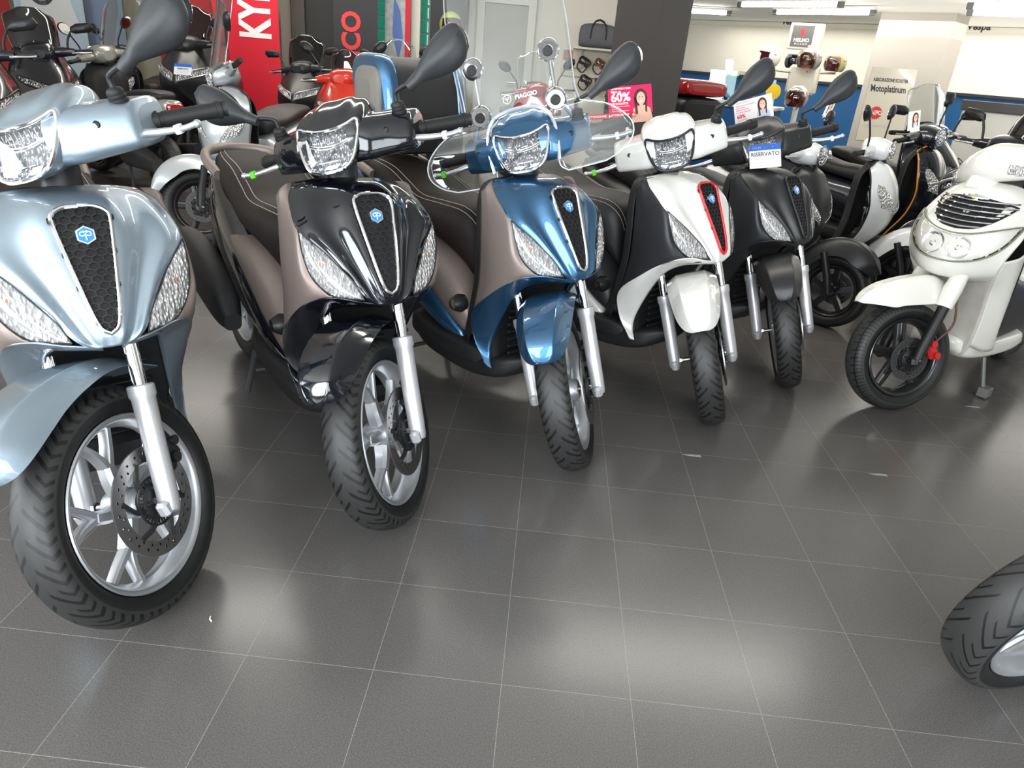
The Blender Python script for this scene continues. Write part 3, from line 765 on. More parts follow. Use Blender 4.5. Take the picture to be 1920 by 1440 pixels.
# ------------------------------------------------------------------ floor and room
def floor_mat():
    m = bpy.data.materials.new('floor_tiles'); m.use_nodes = True; nt = m.node_tree; b = nt.nodes['Principled BSDF']
    tc = nt.nodes.new('ShaderNodeTexCoord'); mp = nt.nodes.new('ShaderNodeMapping'); s = 1/.29870
    mp.inputs['Scale'].default_value = (s, s, s); nt.links.new(tc.outputs['Object'], mp.inputs[0])
    br = nt.nodes.new('ShaderNodeTexBrick'); br.offset = 0; br.inputs['Scale'].default_value = 1
    br.inputs['Brick Width'].default_value = 1; br.inputs['Row Height'].default_value = 1; br.inputs['Mortar Size'].default_value = .0030
    br.inputs['Mortar Smooth'].default_value = .3; br.inputs['Bias'].default_value = 0
    br.inputs['Color1'].default_value = (.100, .094, .090, 1); br.inputs['Color2'].default_value = (.111, .104, .099, 1)
    br.inputs['Mortar'].default_value = (.25, .235, .215, 1); nt.links.new(mp.outputs[0], br.inputs['Vector'])
    n = nt.nodes.new('ShaderNodeTexNoise'); n.inputs['Scale'].default_value = 300; n.inputs['Detail'].default_value = 4; nt.links.new(tc.outputs['Object'], n.inputs['Vector'])
    cr = nt.nodes.new('ShaderNodeValToRGB'); cr.color_ramp.elements[0].position = .35; cr.color_ramp.elements[0].color = (.76, .76, .76, 1)
    cr.color_ramp.elements[1].position = .68; cr.color_ramp.elements[1].color = (1.28, 1.28, 1.28, 1); nt.links.new(n.outputs[0], cr.inputs[0])
    n2 = nt.nodes.new('ShaderNodeTexNoise'); n2.inputs['Scale'].default_value = 2.5; n2.inputs['Detail'].default_value = 5; nt.links.new(tc.outputs['Object'], n2.inputs['Vector'])
    mx = nt.nodes.new('ShaderNodeMix'); mx.data_type = 'RGBA'; mx.blend_type = 'MULTIPLY'; mx.inputs[0].default_value = 1
    nt.links.new(br.outputs['Color'], mx.inputs[6]); nt.links.new(cr.outputs[0], mx.inputs[7]); nt.links.new(mx.outputs[2], b.inputs['Base Color'])
    mr = nt.nodes.new('ShaderNodeMapRange'); mr.inputs[3].default_value = .18; mr.inputs[4].default_value = .26; nt.links.new(n2.outputs[0], mr.inputs[0])
    nt.links.new(mr.outputs[0], b.inputs['Roughness'])
    bm2 = nt.nodes.new('ShaderNodeBump'); bm2.invert = True; bm2.inputs['Strength'].default_value = .6; bm2.inputs['Distance'].default_value = .001
    nt.links.new(br.outputs['Fac'], bm2.inputs['Height']); nt.links.new(bm2.outputs[0], b.inputs['Normal'])
    b.inputs['Specular IOR Level'].default_value = .6
    return m
X0, X1, Y0, Y1 = -6.4, 10.5, -4.0, 11.5
def struct(name, mb, m, **k): return tag(part(name, mb, m, **k), kind='structure')
struct('floor', MB().box(((X0+X1)/2, (Y0+Y1)/2, -.05), (X1-X0+.4, Y1-Y0+.4, .1)), floor_mat(), smooth=False)
WALLM = mat('white_wall_paint', (.80, .77, .68), .7, noise=.02, nscale=3)
CEILM = mat('ceiling_paint', (.78, .76, .70), .8)
struct('ceiling', MB().box(((X0+X1)/2, (Y0+Y1)/2, 3.2), (X1-X0+.4, Y1-Y0+.4, .1)), CEILM, smooth=False)
D45 = math.sqrt(.5)
def wallseg(name, a, b, z0, z1, m, t=.12, extra=None):
    """a straight wall from a to b; solid to the side away from the room"""
    a, b = Vector((*a, 0)), Vector((*b, 0)); d = (b-a).normalized(); n = Vector((d.y, -d.x, 0))
    c = (a+b)/2-n*t/2*-1; R = frame(d, (0, 0, 1)).to_3x3()
    mb = MB(); mb.box((c.x, c.y, (z0+z1)/2), ((b-a).length, z1-z0, t), R); return struct(name, mb, m, smooth=False)
BACKM = mat('cream_wall_paint', (.66, .62, .54), .7, noise=.02, nscale=3)
# back wall (fronto-parallel), recess with the diagonal far wall, side walls, shop front
YB = 9.2
wallseg('wall_back', (1.7, YB), (X0, YB), 0, 3.15, BACKM, .12)
wallseg('wall_recess', (1.7, 13.4), (1.7, YB), 0, 3.15, WALLM, .12)
wallseg('wall_far', (10.5, 4.6), (1.7, 13.4), 0, 3.15, WALLM, .12)
wallseg('wall_right', (10.5, Y0), (10.5, 4.6), 0, 3.15, WALLM, .12)
wallseg('wall_left', (X0, YB), (X0, Y0), 0, 3.15, BACKM, .12)
# shop front with three glazed openings
SFM = mat('shop_front_wall', (.45, .44, .42), .7)
mb = MB(); mb.box(((X0+X1)/2, Y0-.06, .2), (X1-X0, .12, .4)); mb.box(((X0+X1)/2, Y0-.06, 2.97), (X1-X0, .12, .36))
for a, b in ((X0, -3.8), (-1.0, -.2), (2.6, 3.4), (6.2, X1)): mb.box(((a+b)/2, Y0-.06, 1.6), (b-a, .12, 2.4))
struct('wall_front', mb, SFM, smooth=False)
for k, (a, b) in enumerate(((-3.8, -1.0), (-.2, 2.6), (3.4, 6.2))):
    mb = MB()
    for z in (.42, 2.77): mb.box(((a+b)/2, Y0-.06, z), (b-a, .10, .05))
    for xx in (a+.025, (a+b)/2, b-.025): mb.box((xx, Y0-.06, 1.6), (.05, .10, 2.4))
    fr = struct('window_%d' % (k+1), mb, ALU, smooth=False)
    part('pane', MB().box(((a+b)/2, Y0-.06, 1.6), (b-a-.05, .008, 2.3)), clear('window_glass', amount=.05), fr, smooth=False)
# low soffit over the back of the shop
struct('ceiling_soffit', MB().prism([(1.85, 8.15, 2.2), (1.85, 13.2, 2.2), (10.4, 4.65, 2.2), (10.4, -.4, 2.2)], (0, 0, .93)), CEILM, smooth=False)
def farw(s_, off=0.0):
    """point on the diagonal far wall; s_ metres along it from its left end"""
    return Vector((1.7+s_*D45-off*D45, 13.4-s_*D45-off*D45, 0))
RF = frame((D45, -D45, 0), (0, 0, 1)).to_3x3()   # x along the wall, y up, z out of the wall
BAND = mat('blue_wall_band', (.012, .095, .26), .45)
o = farw(6.2, .03); struct('trim_1', MB().box((o.x, o.y, .70), (12.4, 1.4, .05), RF), BAND, smooth=False)
o = farw(6.2, .06); struct('trim_2', MB().box((o.x, o.y, 1.405), (12.4, .035, .11), RF), mat('dark_ledge', (.03, .03, .035), .4), smooth=False)
o = farw(6.2, .05); struct('trim_3', MB().box((o.x, o.y, 2.165), (12.4, .06, .10), RF), mat('cream_trim', (.74, .71, .62), .5), smooth=False)
# pillars, both turned 45 degrees
def pillar(name, corner, wl, wr, m, z1=3.15):
    """corner nearest to the camera; faces run back to the left and to the right"""
    c = Vector(corner); a = c+Vector((-D45, D45, 0))*wl; b = c+Vector((D45, D45, 0))*wr; d = a+(b-c)
    return struct(name, MB().prism([(c.x, c.y, 0), (b.x, b.y, 0), (d.x, d.y, 0), (a.x, a.y, 0)], (0, 0, z1)), m, smooth=False)
q = P(1222, 130, 6.2); pillar('pillar_dark', (q.x, q.y, 0), .50, .44, mat('dark_pillar_paint', (.052, .046, .044), .5))
q = P(1763, 130, 8.0); pillar('pillar_beige', (q.x, q.y, 0), .83, .42, mat('beige_pillar_paint', (.46, .425, .37), .6), 2.2)
# ------------------------------------------------------------------ other scooters
def arcfender(R, r0, r1, hw, front, back, tip=0.0, n=30):
    """fender arc around a wheel of radius R centred at z=R"""
    rows = []
    for k, a in enumerate(np.linspace(math.radians(front), math.radians(180-back), 9)):
        f = k/8; w = hw*(1-.35*max(0, .25-f)*4*(1-tip*0)) ; rr = r0+(r1-r0)*math.sin(PI*min(1, f*1.2))
        if k == 0: w *= .45+.0*tip
        row = []
        for u in (0, .45, .75, .95, 1.0):
            q = rr-(.0 if u < .5 else (u-.5)**1.5*.30*min(1, .4+f*3)) - (0 if k else .006*u)
            row.append((q*math.cos(a), u*w, R+q*math.sin(a)))
        rows.append(row)
    return MB().shell(surf(mirror_rows(rows), n, 25), .004)
STY = {
 'soft': dict(front=[[(-.36, 0, 1.00), (-.37, .08, .99), (-.40, .13, .96)], [(-.28, 0, .95), (-.295, .10, .94), (-.36, .18, .90)], [(-.21, 0, .84), (-.23, .11, .83), (-.33, .20, .80)],
                     [(-.18, 0, .72), (-.20, .10, .70), (-.31, .19, .67)], [(-.19, 0, .60), (-.22, .09, .57), (-.34, .18, .52)], [(-.24, 0, .52), (-.27, .08, .47), (-.42, .17, .38)], [(-.36, 0, .42), (-.38, .07, .36), (-.48, .15, .28)]],
              lampz=1.06),
 'sharp': dict(front=[[(-.48, 0, 1.14), (-.49, .08, 1.13), (-.53, .15, 1.10)], [(-.34, 0, 1.05), (-.37, .11, 1.03), (-.47, .20, .99)], [(-.17, 0, .93), (-.24, .13, .92), (-.42, .24, .90)],
                      [(-.04, 0, .82), (-.16, .13, .82), (-.38, .26, .78)], [(-.03, 0, .74), (-.14, .11, .74), (-.36, .24, .66)], [(-.12, 0, .66), (-.20, .09, .63), (-.40, .20, .52)], [(-.32, 0, .56), (-.34, .08, .48), (-.50, .18, .34)]],
              lampz=.86)}
def gscooter(x, y, yaw, st, label, c, name='motor_scooter', group=None):
    sc = c.get('s', 1.0)
    t = thing(name, (x, y, 0), (0, 0, yaw), label, 'scooter', group)
    style = c.get('style', 'soft'); K = 'g_'+style; R = .245; Z = Matrix.Scale(sc, 4)
    ax = Vector((-math.sin(.45), 0, math.cos(.45))); S = Z @ steer(st, .07, ax)
    pm, im = c['paint'], c.get('inner', BLKM)
    W = S @ Matrix.Translation((0, 0, R))
    wheel(t, W, R, .168, .056, c.get('wheel', WHEELK), TYRE, 'gw', 'I', disc=1, discy=.07, discR=.105, dm=DSTEEL)
    part('hub_nut', lambda: MB().lathe([(.0005, .012), (.014, .012), (.018, .004), (.018, -.02)], 12, c=(0, .085, 0)), CHR, t, W, key='gnut')
    part('front_fender', lambda: arcfender(R, .315, .345, .098, 34, 34), c.get('fender', pm), t, S, key=K+'fe')
    for s_ in (1, -1):
        part('fork_leg', lambda: MB().tube([(.012, 0, .24), (-.02, 0, .34), (-.085, 0, .49)], [.024, .026, .022], 12), c.get('fork', BLK), t, S @ Matrix.Translation((0, s_*.105, 0)), key='gfork')
    G = surf(mirror_rows(STY[style]['front']), 36, 33)
    part('front_panel', lambda: MB().shell(G, .005), pm, t, Z, key=K+'front', angle=0)
    def inner():
        rows = []
        for z, xx, hw in ((.98, -.39, .12), (.90, -.44, .175), (.78, -.45, .19), (.62, -.45, .185), (.48, -.47, .175), (.34, -.52, .15)):
            rows.append([(xx-.02, 0, z), (xx-.025, hw*.6, z), (xx+.03, hw, z)])
        return MB().shell(surf(mirror_rows(rows), 22, 21), .006)
    part('leg_shield', inner, im, t, Z, key='ginner', angle=0)
    part('shield_trim', lambda: MB().tube([tuple(p) for p in np.concatenate([G[::-1, -1], G[0, ::-1], G[:, 0]])], .006, 6), c.get('trim', BLK), t, Z, key=K+'trim')
    part('floorboard', lambda: loftx([(-.40, .24, .32, .13), (-.50, .22, .335, .17), (-.80, .22, .335, .18), (-.98, .24, .35, .15)], 16, 5), BLKM, t, Z, key='gfl')
    part('seat', lambda: loftx([(-.72, .66, .76, .09), (-.78, .67, .79, .135), (-.95, .70, .80, .155), (-1.15, .73, .84, .15), (-1.38, .76, .85, .125), (-1.48, .79, .83, .06)], 30, 3), c.get('seat', SEATK), t, Z, key='gseat', angle=0)
    part('tail_panel', lambda: loftx([(-.68, .32, .50, .12), (-.76, .34, .66, .165), (-.98, .42, .71, .185), (-1.20, .52, .75, .18), (-1.45, .62, .79, .13), (-1.58, .70, .79, .07)], 30, 3), pm, t, Z, key='gtail', angle=0)
    part('tail_light', lambda: loftx([(-1.55, .71, .76, .06), (-1.60, .70, .77, .07), (-1.62, .71, .76, .05)], 6, 4), MATS['red_lens'], t, Z, key='gtl')
    wheel(t, Z @ Matrix.Translation((-1.33, 0, R)), R, .168, .060, c.get('wheel', WHEELK), TYRE, 'gw2', 'I', name='rear_wheel')
    part('engine_case', lambda: loftx([(-.88, .22, .42, .07), (-1.0, .20, .42, .09), (-1.2, .20, .36, .08), (-1.42, .20, .31, .05)], 16, 4), GREY, t, Z @ Matrix.Translation((0, .11, 0)), key='geng')
    part('muffler', lambda: loftx([(-1.0, .26, .32, .03), (-1.08, .25, .38, .05), (-1.30, .28, .42, .06), (-1.55, .33, .45, .05)], 18, 3), BLKM, t, Z @ Matrix.Translation((0, -.20, 0)), key='gmuf')
    part('centre_stand', lambda: MB().tube([(-.92, .12, .22), (-1.0, .15, .012)], .012, 8).tube([(-.92, -.12, .22), (-1.0, -.15, .012)], .012, 8), GREY, t, Z, key='gstand')
    # handlebar
    part('handlebar_cover', lambda: loftx([(-.50, 1.02, 1.10, .05), (-.47, 1.00, 1.13, .11), (-.40, .99, 1.14, .12), (-.33, 1.0, 1.12, .09), (-.30, 1.03, 1.09, .05)], 20, 2.6).tube([(-.42, -.25, 1.05), (-.42, -.12, 1.06), (-.42, .12, 1.06), (-.42, .25, 1.05)], [.026, .04, .04, .026], 14, sub=20), c.get('bar', pm), t, S, key='gbar')
    part('steering_column', lambda: MB().tube([(-.33, 0, .93), (-.40, 0, 1.05)], .04, 12), BLK, t, S, key='gscol')
    hm = REFL
    if style == 'soft':
        h = part('headlight', lambda: MB().ball((0, 0, 0), (.02, .075, .058), 12), hm, t, S @ Matrix.Translation((-.305, 0, 1.062)), key='gh')
        part('headlight_bezel', lambda: MB().tube([(.004, .076*math.cos(a), .059*math.sin(a)) for a in np.linspace(0, 2*PI, 33)], .006, 6, cap=False), c.get('bezel', CHR), h, key='ghb')
        for s_ in (1, -1):
            lam = lambda: MB().shell(surf([[(-.200, .03*s_, .640), (-.235, .075*s_, .650), (-.275, .120*s_, .665)], [(-.188, .065*s_, .700), (-.212, .115*s_, .715), (-.262, .155*s_, .725)], [(-.232, .125*s_, .790), (-.262, .150*s_, .795), (-.300, .175*s_, .800)], [(-.285, .160*s_, .850), (-.298, .164*s_, .850), (-.312, .168*s_, .850)]], 14, 8)+np.array([.014, 0, 0]), .004*s_)
            part('turn_signal', lam, c.get('signal', REFLI), t, Z, key=K+'sig%d' % s_, angle=0)
    else:
        for s_ in (1, -1):
            h = part('headlight', lambda: MB().shell(surf([[(-.055, .022*s_, .790), (-.130, .105*s_, .820), (-.270, .190*s_, .855)], [(-.075, .030*s_, .835), (-.165, .110*s_, .865), (-.320, .205*s_, .893)]], 12, 10)+np.array([.030, 0, 0]), .004*s_), hm, t, Z, key=K+'hl%d' % s_, angle=0)
            part('lens_edge', lambda: MB().tube(list(crs(np.array([(-.02, .018*s_, .785), (-.095, .105*s_, .813), (-.235, .195*s_, .85), (-.29, .21*s_, .90), (-.13, .115*s_, .872), (-.042, .026*s_, .84), (-.02, .018*s_, .785)]), 30)), .005, 6, cap=False), c.get('lampedge', BLK), h, key=K+'hle%d' % s_)
    for s_ in (1, -1):
        part('grip', lambda: sym(MB().tube([(-.42, .245, 1.05), (-.43, .25, 1.05), (-.445, .36, 1.045)], [.022, .018, .018], 12).tube([(-.445, .36, 1.045), (-.447, .375, 1.045)], .015, 10), s_), RUB, t, S, key='ggr%d' % s_)
        part('brake_lever', lambda: sym(MB().tube([(-.385, .23, 1.045), (-.365, .27, 1.045), (-.375, .33, 1.04), (-.38, .37, 1.04)], [.008, .007, .006, .007], 8, sub=12), s_), ALU, t, S, key='glv%d' % s_)
        if c.get('mirrors', 'round') and (s_ in c.get('ms', (1, -1))):
            M_ = Matrix.Translation((-.42, s_*.20, 1.08))
            if c.get('mirrors', 'round') == 'round':
                mi = part('mirror', lambda: sym(MB().rings([[(-.03+.022*f*math.cos(a)*0+d_, .12+.062*f*math.cos(a)+d_*.0, .215+.048*f*math.sin(a)+.02*f*math.cos(a)) for a in np.linspace(0, 2*PI, 20, endpoint=False)] for d_, f in ((.028, .25), (.024, .6), (.014, .88), (0, 1), (-.006, .98))]), s_), BLK, t, S @ M_, key='gmr%d' % s_)
                part('mirror_glass', lambda: sym(MB().prism([(-.0365, .12+.056*math.cos(a), .215+.042*math.sin(a)+.018*math.cos(a)) for a in np.linspace(0, 2*PI, 20, endpoint=False)], (-.002, 0, 0)), s_), MIRG, mi, key='gmg%d' % s_)
                part('mirror_stalk', lambda: sym(MB().tube([(0, 0, -.03), (0, .005, .06), (-.005, .04, .12), (-.012, .085, .185)], .006, 8, sub=12), s_), BLK, mi, key='gms%d' % s_)
            else:
                mi = part('mirror', lambda: sym(MB().rings([[(-.02+d_, .14+q[0]*f, .135+q[1]*f) for q in ((-.085, -.022), (-.05, -.038), (.055, -.034), (.088, .0), (.07, .036), (-.03, .034), (-.075, .012))] for d_, f in ((.026, .3), (.022, .7), (.010, .95), (-.004, 1), (-.008, .96))]), s_), BLK, t, S @ M_, key='gmr2%d' % s_)
                part('mirror_glass', lambda: sym(MB().prism([(-.0305, .14+q[0]*.9, .135+q[1]*.9) for q in ((-.085, -.022), (-.05, -.038), (.055, -.034), (.088, .0), (.07, .036), (-.03, .034), (-.075, .012))], (-.002, 0, 0)), s_), MIRG, mi, key='gmg2%d' % s_)
                part('mirror_stalk', lambda: sym(MB().tube([(0, 0, -.03), (.0, .02, .05), (-.01, .06, .115)], .008, 8, sub=10), s_), BLK, mi, key='gms2%d' % s_)
    scn_ = c.get('screen')
    if scn_:
        h0, h1, wd, mm = dict(tall=(1.06, 1.58, .22, SCREEN), mid=(1.10, 1.40, .17, SCREEN), smoke=(1.08, 1.36, .16, SMOKE), short=(1.10, 1.26, .12, SMOKE))[scn_]
        def scr():
            rows = []
            for f in (0, .25, .6, .85, 1.0):
                z = h0+(h1-h0)*f; w_ = wd*(1+.12*math.sin(PI*f))*(1 if f < 1 else .72); x0 = -.30-.42*(z-1.06)-(.10 if style == 'sharp' else 0)
                rows.append([(x0, 0, z+.02*(f == 1)), (x0-.02, w_*.55, z+.015*(f == 1)), (x0-.075, w_, z-.02*(f == 1))])
            return rows
        rows = surf(mirror_rows(scr()), 20, 21)
        ws = part('windscreen', lambda: MB().shell(rows, .003), mm, t, S if style == 'soft' else Z, key=K+scn_, angle=0)
        part('screen_edge', lambda: MB().tube([tuple(p) for p in np.concatenate([rows[:, 0], rows[-1], rows[::-1, -1]])], .0022, 5), mat('acrylic_edge', (.6, .62, .62), .3), ws, key=K+scn_+'e')
    return t
def at(px, py, d, yaw, off=.42):
    """ground position of the front contact so that the handlebar stands at the pixel's ray at depth d"""
    q = P(px, py, d); a = math.radians(yaw); return q.x+off*math.cos(a), q.y+off*math.sin(a), a
P_GR = mat('light_grey_paint', (.42, .44, .45), .3, metal=.3, coat=1)
P_WG = mat('champagne_grey_paint', (.36, .36, .32), .3, metal=.4, coat=1)
P_RD = mat('bright_red_paint', (.60, .03, .012), .22, coat=1)
P_W2 = mat('plain_white_paint', (.74, .74, .73), .3, coat=.8)
P_OR = mat('orange_paint', (.75, .28, .03), .3, coat=.8)
P_DB = mat('dark_blue_black_paint', (.008, .009, .014), .25, coat=1)
def R_(a): return math.radians(a)
# right of the row
gscooter(2.33, 3.00, R_(-46), R_(6), 'matte black scooter with broad black mudguard, behind the scooter with the RISERVATO card', dict(paint=P_MB, fender=P_MB, ms=(1,), bar=P_W2, signal=REFLI, s=.90))
gscooter(2.97, 3.50, R_(-34), R_(-2), 'white scooter with black inner leg shield, between the black scooters at the right', dict(paint=P_W2, ms=(1, -1), bar=P_W2, s=.93))
gscooter(3.62, 4.22, R_(-40), R_(-10), 'black scooter with orange panels behind the white one with the black leg shield', dict(paint=P_DB, fender=P_DB, trim=P_OR, style='soft', bar=P_DB, ms=(1,)))
x_, y_, a_ = at(1752, 232, 5.6, -72); gscooter(x_, y_, a_, R_(0), 'black maxi scooter with a clear windscreen, in front of the beige pillar', dict(paint=P_DB, style='sharp', screen='mid', mirrors='ang'))
x_, y_, a_ = at(1905, 236, 4.5, -166); gscooter(x_, y_, a_, R_(10), 'black maxi scooter at the right edge, behind the used white scooter', dict(paint=P_DB, style='sharp', screen='short', mirrors='ang', ms=(-1,)))
# left and back
gscooter(-1.709, 3.453, R_(-97), R_(-52), 'light grey scooter with tall clear windshield, front wheel turned sideways, behind the ice blue one', dict(paint=P_GR, screen='tall', ms=(1,), bar=P_GR))
x_, y_, a_ = at(190, 84, 6.2, 145); gscooter(x_, y_, a_, R_(20), 'champagne grey scooter turned away, rider side of its leg shield showing', dict(paint=P_WG, ms=(1, -1), bar=P_WG))
x_, y_, a_ = at(75, 100, 5.5, -42); gscooter(x_, y_, a_, R_(-20), 'black maxi scooter with smoked screen, right of the leftmost one', dict(paint=P_DB, style='sharp', screen='smoke', mirrors='ang'))
x_, y_, a_ = at(-60, 118, 4.2, -42); gscooter(x_, y_, a_, R_(-20), 'leftmost black maxi scooter, cut by the left edge of the picture', dict(paint=P_DB, style='sharp', screen='smoke', mirrors='ang'))
x_, y_, a_ = at(224, 64, 7.05, -92); gscooter(x_, y_, a_, R_(-15), 'dark scooter with a tall clear windshield, in front of the beige pillar at the left', dict(paint=P_DB, screen='tall'))
x_, y_, a_ = at(352, 108, 6.9, -84); gscooter(x_, y_, a_, R_(-20), 'grey and black maxi scooter with small RISERVATO card under its smoked screen', dict(paint=P_MB, style='sharp', screen='smoke', mirrors='ang', lampedge=P_GR, s=1.12))
x_, y_, a_ = at(568, 112, 7.2, -88); gscooter(x_, y_, a_, R_(-15), 'black touring scooter with round smoked screen, left of the red one', dict(paint=P_MB, style='sharp', screen='smoke', mirrors='ang', lampedge=P_GR))
x_, y_, a_ = at(646, 126, 5.9, -86); gscooter(x_, y_, a_, R_(-10), 'bright red sports scooter behind the gloss black one', dict(paint=P_RD, style='sharp', screen='short', mirrors='round'))
x_, y_, a_ = at(745, 92, 7.4, -80); gscooter(x_, y_, a_, R_(-15), 'dark scooter with blue screen reflection, behind the top case, beside the off-road poster', dict(paint=P_DB, style='sharp', screen='mid', mirrors='round'))
x_, y_, a_ = at(1010, 160, 7.0, -70); gscooter(x_, y_, a_, R_(-15), 'dark red scooter with clear screen, seen through the tall windshield', dict(paint=mat('dark_red_paint', (.25, .012, .015), .2, coat=1), style='sharp', screen='mid', mirrors='round'))
# ------------------------------------------------------------------ windshield and top case of the blue scooter
def wsx(y, z): return -.305-(z-1.0)*.42-.55*y*y
def windshield(t, S):
    def rows_top():
        R = []
        for z, wl in ((1.150, .205), (1.20, .196), (1.30, .200), (1.42, .202), (1.53, .190), (1.585, .165), (1.605, .12)):
            R.append([(wsx(u*wl, z), u*wl, z) for u in np.linspace(-1, 1, 11)])
        return surf(R, 26, 27)
    G = rows_top(); m = MB(); m.shell(G, .0035)
    rim = list(G[:, 0])+list(G[-1])+list(G[::-1, -1])
    edges = [rim]
    for s_ in (1, -1):
        R = []
        for z, yi, yo in ((1.150, .075, .205), (1.120, .104, .285), (1.085, .112, .335), (1.045, .112, .362), (1.005, .108, .355), (.975, .112, .315), (.958, .135, .26)):
            R.append([(wsx(y, z)+(.02 if z < 1.1 else 0)*(y/.3), s_*y, z) for y in np.linspace(yi, yo, 7)])
        L = surf(R, 20, 15); m.shell(L, .0035*s_); edges.append(list(L[:, -1])+list(L[-1, ::-1])+list(L[::-1, 0]))
    ws = part('windshield', m, SCREEN, t, S, angle=0)
    me = MB()
    for e in edges: me.tube(e, .0022, 6)
    part('windshield_edge', me, mat('clear_edge', (.72, .76, .78), .15, alpha=.75), ws)
    # thick bright lip round the lamp
    lip = [(wsx(y, z)+.03, y, z) for y, z in ((-.112, 1.0), (-.118, 1.06), (-.112, 1.12), (-.085, 1.158), (-.045, 1.172), (0, 1.176), (.045, 1.172), (.085, 1.158), (.112, 1.12), (.118, 1.06), (.112, 1.0))]
    part('lamp_lip', MB().tube(lip, .006, 8, sub=50), mat('clear_lip', (.75, .80, .84), .08, metal=.6, alpha=.8), ws)
    for s_ in (1, -1):
        for z in (1.172, 1.315):
            o = (wsx(.13, z)+.012, s_*.13, z)
            c = part('screen_clamp', MB().lathe([(.0005, .014), (.014, .014), (.017, .009), (.030, .009), (.035, .002), (.037, -.010), (.020, -.018), (.001, -.018)], 32, c=(0, 0, 0), axis='x'), CHR, ws, Matrix.Translation(o))
            part('clamp_knob', MB().lathe([(.0005, .022), (.014, .022), (.017, .017), (.017, .0)], 24, axis='x'), BLK, c)
        part('screen_arm', MB().tube([(wsx(.13, 1.172)-.012, s_*.13, 1.172), (wsx(.13, 1.315)-.012, s_*.13, 1.315)], .007, 10), STEEL, ws)
        part('screen_bracket', MB().tube([(wsx(.13, 1.172)-.015, s_*.13, 1.172), (-.40, s_*.155, 1.14), (-.41, s_*.175, 1.10)], .012, 10, sub=12), ALU, ws)
    F = frame((0, 1, 0), (-.42, 0, 1))
    o = (wsx(0, 1.205)+.006, .035, 1.205)
    part('maker_lettering', textmb('PIAGGIO', .019, F, o, bold=.0006), WHITEP, ws, smooth=False)
    c = Vector((wsx(0, 1.205)+.006, -.030, 1.205)); mk = MB(); up = Vector((-.39, 0, .92)); sd = Vector((0, 1, 0))
    hx = [c+up*(.015*math.cos(q*PI/3))+sd*(.015*math.sin(q*PI/3)) for q in range(7)]; mk.tube(hx, .0016, 5)
    mk.tube([c-up*.009, c+up*.002], .0013, 5)
    for sg in (1, -1): mk.tube([c+sd*(sg*(.0045+.0032*math.cos(a)))+up*(.002+.0032*math.sin(a)) for a in np.linspace(-2.6, 2.6, 10)], .001, 5)
    part('maker_emblem', mk, WHITEP, ws)
windshield(s3, steer(-.8962))
tc = thing('top_case', (.7642+.03, 1.0753+.03, 0), (.0142, 0, -.806), 'large black top case with blue edge, on the rack behind the petrol blue scooter', 'case')
def tcs(y0, y1, g, m_=None):
    m = MB(); R = []
    for y in (y0, y1):
        th = np.arange(40)*2*PI/40; k = 2/3.6; c = np.sign(np.cos(th))*abs(np.cos(th))**k; s_ = np.sign(np.sin(th))*abs(np.sin(th))**k
        R.append(np.stack([-1.17+(.135+g)*c-.03*s_, y+0*th, 1.150+(.135+g)*s_], 1))
    m.rings(np.array(R)); return m
part('case_body', tcs(-.145, .145, 0), mat('top_case_plastic', (.022, .022, .022), .42, bump=.2, bscale=800), tc)
for s_ in (1, -1):
    part('painted_edge', lambda: MB().rings(crs(np.array([[(-1.17+(.135+g)*np.sign(math.cos(a))*abs(math.cos(a))**.55-.03*np.sign(math.sin(a))*abs(math.sin(a))**.55, s_*y, 1.150+(.135+g)*np.sign(math.sin(a))*abs(math.sin(a))**.55) for a in np.arange(40)*2*PI/40] for y, g in ((.140, .004), (.147, .009), (.178, .005), (.198, -.02))]), 12)), P_BL, tc)
    part('side_pad', lambda: MB().rings(crs(np.array([[(-1.17+(.135+g)*np.sign(math.cos(a))*abs(math.cos(a))**.55, s_*y, 1.145+(.135+g)*np.sign(math.sin(a))*abs(math.sin(a))**.55) for a in np.arange(40)*2*PI/40] for y, g in ((.192, -.03), (.208, -.04), (.220, -.08))]), 10)), mat('taupe_case_panel', (.16, .15, .13), .5), tc)
part('rack', MB().box((-1.20, 0, .965), (.24, .18, .09), b=.008).tube([(-1.28, .10, .86), (-1.28, .10, .925)], .012, 8).tube([(-1.28, -.10, .86), (-1.28, -.10, .925)], .012, 8), BLK, tc)

